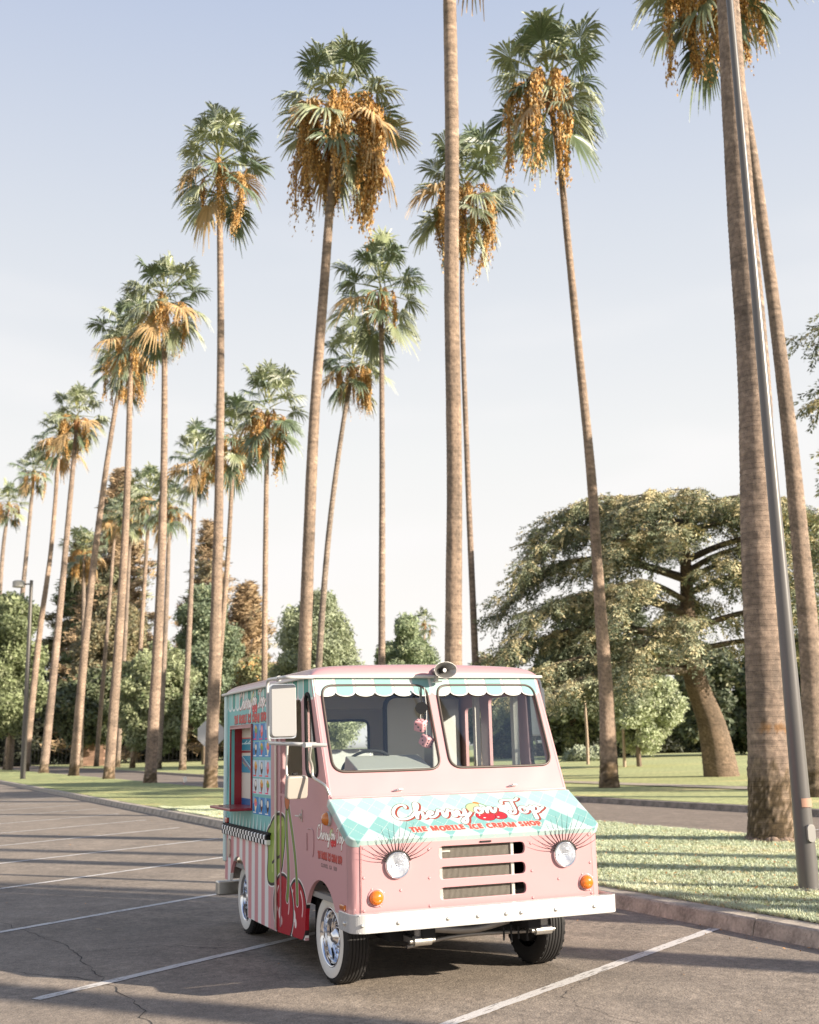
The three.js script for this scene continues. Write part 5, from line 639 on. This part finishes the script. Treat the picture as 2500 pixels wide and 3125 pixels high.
// lamps and lashes
for (const sx of [-1, 1]) {
  const x = sx < 0 ? -0.655 : 0.687, y = 0.893, hl = new THREE.Group(); hl.name = 'headlight'; hl.position.set(x, y, 0.757); van.add(hl);
  const fr = (pts, m, n) => part(hl, n, mv(lathe(pts, 48), 0, 0, 0, Math.PI / 2), m);
  hl.scale.setScalar(0.95); fr([[0.098, 0.0], [0.1, 0.012], [0.096, 0.026], [0.09, 0.03], [0.085, 0.024], [0.084, 0.012]], VM.chrome, 'trim_ring');
  fr([[0.0, -0.05], [0.03, -0.045], [0.06, -0.025], [0.084, 0.012]], std([0.9, 0.9, 0.9], 0.38, 0.75), 'reflector');
  fr([[0.0, 0.043], [0.03, 0.041], [0.06, 0.033], [0.083, 0.02]], VM.lens, 'lens');
  const fl = []; for (let k = -6; k <= 6; k++) fl.push(box(0.004, 0.12 * Math.sqrt(1 - (k / 8) ** 2), 0.004, k * 0.0105, -0.005, 0.02)); fl.push(box(0.1, 0.005, 0.006, 0, 0.005, 0.018)); part(hl, 'lens_flutes', fl, VM.lens).userData.kind = 'stuff';
  part(hl, 'bulb', [mv(new THREE.SphereGeometry(0.014, 12, 10), 0, 0, -0.015)], VM.steel);
  const n = 15, lashes = new THREE.Group(); lashes.name = 'eyelashes'; van.add(lashes); lashes.position.set(x, y, 0.765);
  for (let i = 0; i < n; i++) { // each lash a tapering curved hair
    const t = i / (n - 1), a = lerp(158, 22, t) * Math.PI / 180, len = (0.13 + 0.045 * Math.sin(t * Math.PI) + rr(-0.015, 0.02)), lean = lerp(1, -1, t), r0 = 0.096;
    const d = V(Math.cos(a), Math.sin(a), 0), p0 = d.clone().multiplyScalar(r0), p1 = p0.clone().addScaledVector(d, len * 0.5).add(V(-lean * 0.02, -0.012, 0.045)), p2 = p0.clone().addScaledVector(d, len * 0.95).add(V(-lean * 0.04, 0.03, 0.075));
    const cv = new THREE.QuadraticBezierCurve3(p0.setZ(0.015), p1, p2), g = new THREE.TubeGeometry(cv, 12, 0.0034, 6, false), P = g.attributes.position; for (let k = 0; k < P.count; k++) { const ring = Math.floor(k / 7), c = cv.getPoint(ring / 12), f = 1 - 0.8 * ring / 12; P.setXYZ(k, c.x + (P.getX(k) - c.x) * f, c.y + (P.getY(k) - c.y) * f, c.z + (P.getZ(k) - c.z) * f); }
    part(lashes, 'lash', g, VM.lash);
  }
  part(lashes, 'lash_band', [new THREE.TubeGeometry(new THREE.CatmullRomCurve3(Array.from({ length: 12 }, (_, i) => { const a = lerp(165, 15, i / 11) * Math.PI / 180; return V(Math.cos(a) * 0.098, Math.sin(a) * 0.098, 0.014); })), 30, 0.006, 6)], VM.lash);
  const ax = sx < 0 ? -0.815 : 0.862, al = new THREE.Group(); al.name = 'front_indicator'; al.position.set(ax, 0.682, 0.757); van.add(al);
  part(al, 'base_ring', mv(lathe([[0.062, 0], [0.064, 0.006], [0.056, 0.01], [0.05, 0.004]], 36), 0, 0, 0, Math.PI / 2), VM.pink);
  part(al, 'amber_lens', mv(lathe([[0.05, 0.004], [0.05, 0.018], [0.044, 0.034], [0.028, 0.046], [0.012, 0.049], [0, 0.049]], 32), 0, 0, 0, Math.PI / 2), VM.amber); part(al, 'lamp_back', mv(lathe([[0, 0.002], [0.05, 0.004]], 24), 0, 0, 0, Math.PI / 2), std([0.75, 0.3, 0.05], 0.4));
  for (let k = 0; k < 4; k++) { const a = k * Math.PI / 2 + 0.5; part(al, 'screw', mv(new THREE.SphereGeometry(0.006, 8, 6), Math.cos(a) * 0.066, Math.sin(a) * 0.066, 0.003), VM.galv); }
  const mk = part(van, 'side_marker', rbox(0.02, 0.036, 0.1, 0.007, sx * 1.006, 0.615, 0.6), VM.amber);
  const st = new THREE.Group(); st.name = 'side_indicator'; st.position.set(sx * 1.0, 1.2, 0.3); van.add(st);
  part(st, 'indicator_base', mv(lathe([[0.052, 0], [0.054, 0.018], [0.05, 0.024]], 28), 0, 0, 0, 0, 0, sx * -Math.PI / 2), VM.white); part(st, 'amber_lens', mv(lathe([[0.05, 0.02], [0.046, 0.04], [0.028, 0.058], [0, 0.064]], 28), 0, 0, 0, 0, 0, sx * -Math.PI / 2), VM.amber);
}
// bumpers
{ const path = []; const W = 1.045, r = 0.1, zf = 0.93; path.push([-W, 0.62]); for (let i = 0; i <= 10; i++) { const a = Math.PI - i / 10 * Math.PI / 2; path.push([-W + r + r * Math.cos(a), zf - r + r * Math.sin(a)]); } for (let i = 0; i <= 10; i++) { const a = Math.PI / 2 - i / 10 * Math.PI / 2; path.push([W - r + r * Math.cos(a), zf - r + r * Math.sin(a)]); } path.push([W, 0.62]);
  const inner = path.map(([x, z], i) => [x * (1 - 0.012 / W), z - (Math.abs(x) < W - 0.02 ? 0.012 : 0)]).reverse(), s = shapeOf([...path, ...inner]);
  const g = extr(s, 0.116, 0.004, 2); g.applyMatrix4(new THREE.Matrix4().makeRotationX(Math.PI / 2)); mv(g, 0, 0.596, 0); planarUV(g, (x, y, z) => [x / 1.2, (y - z) * 3]); // extrude runs down from the top edge
  part(van, 'front_bumper', g, VM.bumper);
  each(van, 'bumper_flange', [rbox(2.0, 0.008, 0.09, 0.003, 0, 0.594, 0.875), rbox(2.0, 0.008, 0.09, 0.003, 0, 0.482, 0.875)], VM.bumper);
  part(van, 'bumper_backing', [box(2.0, 0.09, 0.02, 0, 0.538, 0.86)], VM.black);
  const bg = new THREE.SphereGeometry(0.013, 12, 8); for (const x of [-0.98, -0.72, -0.35, 0.1, 0.22, -0.12, 0.5, 0.82]) { const b = part(van, 'bumper_bolt', bg, VM.galv); b.position.set(x, 0.53, 0.932); b.scale.z = 0.6; }
  const b0 = mv(new THREE.SphereGeometry(0.016, 12, 8), -1.046, 0.53, 0.76); part(van, 'bumper_bolt', b0, VM.galv);
  each(van, 'rear_bumper', [rbox(2.1, 0.14, 0.12, 0.02, 0, 0.36, -3.24), box(0.06, 0.05, 0.2, -0.8, 0.36, -3.12)], VM.galv); }
// chassis
part(van, 'chassis', [box(0.1, 0.12, 3.9, -0.42, 0.44, -1.2), box(0.1, 0.12, 3.9, 0.42, 0.44, -1.2), box(1.2, 0.06, 0.3, 0, 0.36, 0.3), box(1.7, 0.02, 3.4, 0, 0.5, -1.4), cyl(0.05, 0.05, 1.4, 14, 0, 0.34, 0, 0, 0, Math.PI / 2), cyl(0.06, 0.06, 1.4, 14, 0, 0.34, -2.598, 0, 0, Math.PI / 2), rbox(0.3, 0.16, 0.3, 0.06, 0, 0.34, -2.6), box(0.02, 0.3, 0.36, -0.78, 0.5, -0.36)], VM.black);
each(van, 'splash_guard', [box(0.02, 0.36, 0.06, -0.9, 0.4, -0.33), box(1.5, 0.36, 0.02, 0, 0.5, -3.0)], VM.black);
each(van, 'drag_link', [tube([[-0.5, 0.3, 0.52], [-0.1, 0.34, 0.5], [0.5, 0.33, 0.5]], 0.016, 12, 8), tube([[-0.35, 0.42, 0.55], [0, 0.39, 0.56], [0.3, 0.43, 0.55]], 0.03, 16, 10)], VM.dullSteel);
for (const x of [-0.46, 0.5]) { const s = part(van, 'spring_shackle', [box(0.075, 0.022, 0.55, x, 0.36, 0.4), box(0.075, 0.014, 0.7, x, 0.34, 0.35), rbox(0.1, 0.1, 0.05, 0.02, x, 0.43, 0.7)], VM.dullSteel); part(s, 'shackle_bush', [cyl(0.033, 0.033, 0.13, 20, x, 0.366, 0.72, 0, 0, Math.PI / 2), cyl(0.016, 0.016, 0.19, 14, x, 0.366, 0.72, 0, 0, Math.PI / 2)], VM.galv); }
each(van, 'hanging_bolt', [0.0, 0.05, 0.1, 0.16].map((x, i) => cyl(0.008, 0.008, 0.09 + (i % 2) * 0.03, 8, 0.24 + x * 1.2, 0.34, 0.6)), VM.black);
// wheels
{ const tyreProf = [[0.2, -0.085], [0.255, -0.1], [0.3, -0.097], [0.318, -0.085], [0.326, -0.07]]; for (const c of [-0.052, -0.026, 0, 0.026, 0.052]) tyreProf.push([0.328, c - 0.009], [0.318, c - 0.008], [0.318, c - 0.003], [0.329, c - 0.002]); tyreProf.push([0.326, 0.07], [0.318, 0.085], [0.3, 0.097], [0.27, 0.1]);
  const tyreG = lathe(tyreProf, 72), lug = []; for (let i = 0; i < 60; i++) { const a = i / 60 * Math.PI * 2; lug.push(mv(box(0.006, 0.012, 0.022), 0, 0, 0)); const g = lug[i]; g.applyMatrix4(new THREE.Matrix4().makeRotationY(-a).multiply(new THREE.Matrix4().makeTranslation(0.325, (i & 1) ? 0.078 : -0.078, 0))); }
  const wallG = lathe([[0.27, 0.1], [0.283, 0.1025], [0.287, 0.1012], [0.278, 0.1035], [0.25, 0.1055], [0.226, 0.103], [0.214, 0.096], [0.21, 0.088]], 72);
  const rimG = lathe([[0.214, 0.09], [0.213, 0.098], [0.204, 0.1], [0.198, 0.09], [0.192, 0.07], [0.19, 0.02], [0.186, 0.012], [0.172, -0.012], [0.155, 0.004], [0.13, 0.028], [0.1, 0.036], [0.07, 0.034], [0.06, 0.03]], 72);
  const capG = lathe([[0.066, 0.03], [0.065, 0.05], [0.058, 0.064], [0.04, 0.073], [0.034, 0.085], [0.02, 0.09], [0, 0.091]], 40), nutG = [...Array(6)].map((_, i) => { const a = i / 6 * Math.PI * 2; return mv(cyl(0.011, 0.011, 0.02, 6), Math.cos(a) * 0.088, 0.042, Math.sin(a) * 0.088); });
  const holes = [...Array(12)].map((_, i) => { const a = i / 12 * Math.PI * 2; return mv(cyl(0.012, 0.012, 0.006, 14), Math.cos(a) * 0.142, 0.018, Math.sin(a) * 0.142, 0, 0, 0); });
  for (const [sx, z, steer] of [[-1, 0, 0.05], [1, 0, 0.05], [-1, -2.598, 0], [1, -2.598, 0]]) {
    const w = new THREE.Group(); w.name = 'wheel'; van.add(w); w.position.set(sx * 0.812, 0.328, z); w.rotation.set(0, steer, sx * -Math.PI / 2);
    part(w, 'tyre', M([tyreG.clone(), ...lug.map((g) => g.clone())]), VM.rubber); part(w, 'whitewall', wallG, VM.whitewall); part(w, 'rim', rimG, VM.chrome); part(w, 'rim_slots', M(holes.map((g) => g.clone())), VM.black).userData.kind = 'stuff'; part(w, 'hub_cap', capG, VM.chrome); part(w, 'wheel_nuts', M(nutG.map((g) => g.clone())), VM.chrome).userData.kind = 'stuff'; part(w, 'brake_drum', cyl(0.16, 0.16, 0.1, 28, 0, -0.05, 0), VM.black);
  } }
// mirrors
{ const g = new THREE.Group(); g.name = 'side_mirror'; van.add(g); const x = -1.25;
  part(g, 'mirror_arm', [bent([[-1.03, 2.25, 0.0], [x, 2.25, 0.0], [x, 2.262, -0.54], [x, 1.758, -0.49], [x, 1.745, 0.2], [-1.01, 1.73, 0.28]], 0.015, 0.06), cyl(0.022, 0.022, 0.05, 14, x, 2.252, -0.2, Math.PI / 2), cyl(0.02, 0.02, 0.12, 14, -1.13, 1.735, 0.24, 0, 0.5, Math.PI / 2)], VM.white);
  const hs = part(g, 'mirror_housing', mv(extr(rpoly([[-0.36, -0.225], [0.36, -0.225], [0.36, 0.225], [-0.36, 0.225]], 0.07), 0.03, 0.016, 4), 0, 0, 0), VM.white);
  hs.rotation.set(0, 0, Math.PI / 2); hs.position.set(0, 0, 0);
  const piv = new THREE.Group(); piv.name = 'mirror_head'; g.add(piv); piv.position.set(-1.225, 2.0, -0.16); piv.rotation.set(-0.04, -0.12, 0.0);
  g.remove(hs); piv.add(hs); hs.scale.set(0.56, 0.44, 1); hs.geometry.translate(0, 0, 0);
  hs.material = phys([0.34, 0.335, 0.33], { roughness: 0.35, clearcoat: 0.5 }); part(piv, 'mirror_glass', mv(extr(rpoly([[-0.105, -0.21], [0.105, -0.21], [0.105, 0.21], [-0.105, 0.21]], 0.03), 0.003), 0, 0, -0.02), VM.mirror);
  const lm = part(g, 'lower_mirror', [mv(extr(rpoly([[-0.085, -0.085], [0.085, -0.085], [0.085, 0.085], [-0.085, 0.085]], 0.03), 0.03, 0.012, 3), -1.2, 1.43, 0.1, 0.15, 0.1, 0)], std([0.36, 0.32, 0.28], 0.4)); part(g, 'clip', [rbox(0.04, 0.014, 0.03, 0.004, -1.21, 1.525, 0.12)], VM.black);
  part(g, 'stay_rod', [bent([[-1.24, 1.745, 0.02], [-1.25, 1.56, 0.02], [-1.24, 1.42, 0.05]], 0.01, 0.03), bent([[-1.12, 1.735, 0.24], [-1.13, 1.64, 0.22], [-1.1, 1.58, 0.2], [-1.1, 1.5, 0.2], [-1.03, 1.44, 0.3], [-1.005, 1.37, 0.32]], 0.011, 0.03)], VM.galv);
  const r = new THREE.Group(); r.name = 'side_mirror'; van.add(r);
  part(r, 'mirror_arm', [bent([[1.02, 2.25, -0.36], [1.15, 2.262, -0.36], [1.16, 1.72, -0.3], [1.01, 1.72, -0.2]], 0.014, 0.05)], VM.white);
  part(r, 'mirror_housing', mv(extr(rpoly([[-0.1, -0.21], [0.1, -0.21], [0.1, 0.21], [-0.1, 0.21]], 0.04), 0.03, 0.016, 3), 1.12, 1.98, -0.42, -0.05, 0.25, 0), VM.white); }
// inside the cab
part(van, 'dashboard', [rbox(0.62, 0.2, 0.3, 0.012, -0.42, 1.5, -0.02, 0.35), box(1.85, 0.05, 0.3, 0, 1.38, 0.1)], std([0.36, 0.36, 0.34], 0.6));
{ const sw = new THREE.Group(); sw.name = 'steering_wheel'; van.add(sw); sw.position.set(-0.52, 1.55, -0.22); sw.rotation.set(0.85, 0, 0); part(sw, 'wheel_rim', new THREE.TorusGeometry(0.2, 0.012, 10, 56), VM.black); part(sw, 'spokes', [box(0.38, 0.018, 0.01), box(0.018, 0.2, 0.01, 0, -0.1, 0), cyl(0.04, 0.04, 0.04, 18, 0, 0, 0, Math.PI / 2)], VM.black); part(sw, 'steering_column', cyl(0.022, 0.022, 0.5, 12, 0, 0, 0.25, Math.PI / 2), VM.black); }
part(van, 'driver_seat', [rbox(0.45, 0.14, 0.45, 0.05, -0.5, 1.06, -0.75), mv(rbox(0.44, 0.55, 0.12, 0.05), -0.4, 1.42, -0.98, -0.12), box(0.3, 0.4, 0.3, -0.5, 0.8, -0.75)], VM.white);
part(van, 'cab_fan', [cyl(0.05, 0.035, 0.05, 18, -0.12, 2.0, 0.0, 1.1, 0.2, 0.6), cyl(0.008, 0.008, 0.16, 8, -0.12, 2.1, -0.01)], VM.black);
// roof horn
{ const h = new THREE.Group(); h.name = 'horn_speaker'; van.add(h); h.position.set(0.075, 2.305, -0.01); h.scale.setScalar(0.68); h.rotation.set(-0.02, 0.12, 0.06); const sc = (g) => g.applyMatrix4(new THREE.Matrix4().makeScale(1.36, 0.86, 1));
  part(h, 'bell', sc(mv(lathe([[0.028, -0.14], [0.034, -0.1], [0.045, -0.05], [0.065, 0.0], [0.095, 0.05], [0.11, 0.07], [0.115, 0.074], [0.113, 0.068], [0.092, 0.044], [0.06, -0.006], [0.04, -0.05]], 44), 0, 0, 0, Math.PI / 2)), std([0.3, 0.29, 0.28], 0.35, 0.6));
  part(h, 'plug', mv(lathe([[0, 0.045], [0.022, 0.045], [0.03, 0.04], [0.032, 0.02], [0.022, -0.06]], 28), 0, 0, 0, Math.PI / 2), VM.black); part(h, 'plug_face', cyl(0.024, 0.024, 0.006, 24, 0, 0, 0.047, Math.PI / 2), VM.white);
  part(h, 'driver', [cyl(0.05, 0.05, 0.09, 20, 0, 0, -0.17, Math.PI / 2)], VM.dullSteel); part(h, 'bracket', [box(0.03, 0.09, 0.04, -0.05, -0.09, -0.08), rbox(0.14, 0.014, 0.06, 0.004, -0.06, -0.125, -0.06), tube([[-0.02, -0.06, -0.1], [-0.09, -0.1, -0.05], [-0.13, -0.12, 0.0]], 0.01, 10, 8)], VM.galv); }
// dice that hang behind the windscreen: two things, each on its own cord
{ const toWorld = (p) => V(...p).applyAxisAngle(V(0, 1, 0), VAN_TURN).add(V(...VAN_POS));
  const pips = { 1: [[0, 0]], 2: [[-1, 1], [1, -1]], 3: [[-1, 1], [0, 0], [1, -1]], 4: [[-1, -1], [1, 1], [-1, 1], [1, -1]], 5: [[-1, -1], [1, 1], [-1, 1], [1, -1], [0, 0]], 6: [[-1, -1], [-1, 0], [-1, 1], [1, -1], [1, 0], [1, 1]] };
  const faces = [[6, 0, 0], [1, 0, Math.PI], [4, 0, Math.PI / 2], [3, 0, -Math.PI / 2], [5, -Math.PI / 2, 0], [2, Math.PI / 2, 0]];
  for (const [p, rot, label, y1] of [[[-0.135, 1.87, 0.0], [0.35, 0.75, 0.15], 'pink plush die hanging higher behind the windscreen', 2.17], [[-0.1, 1.745, 0.03], [0.5, 0.25, -0.3], 'pink plush die hanging lower behind the windscreen', 2.17]]) {
    const d = thing('plush_die', label, 'plush die', toWorld(p).toArray(), VAN_TURN), s = 0.088, b = new THREE.Group(); b.name = 'die_body'; d.add(b); b.rotation.set(...rot);
    part(b, 'cube', rbox(s, s, s, 0.016), std([0.72, 0.34, 0.36], 0.95)); const pg = new THREE.SphereGeometry(0.0075, 10, 6);
    for (const [n, rx, ry] of faces) for (const [u, v] of pips[n]) { const q = part(b, 'pip', pg, VM.black); q.position.copy(V(u * 0.022, v * 0.022, s / 2).applyEuler(new THREE.Euler(rx, ry, 0))); q.quaternion.setFromEuler(new THREE.Euler(rx, ry, 0)); q.scale.z = 0.4; }
    part(d, 'cord', tube([[0, 0.05, 0], [0.01, (y1 - p[1]) * 0.6, -0.01], [0.0, y1 - p[1], -0.02]], 0.004, 10, 6), VM.white);
  } }

renderer.render(scene, camera);
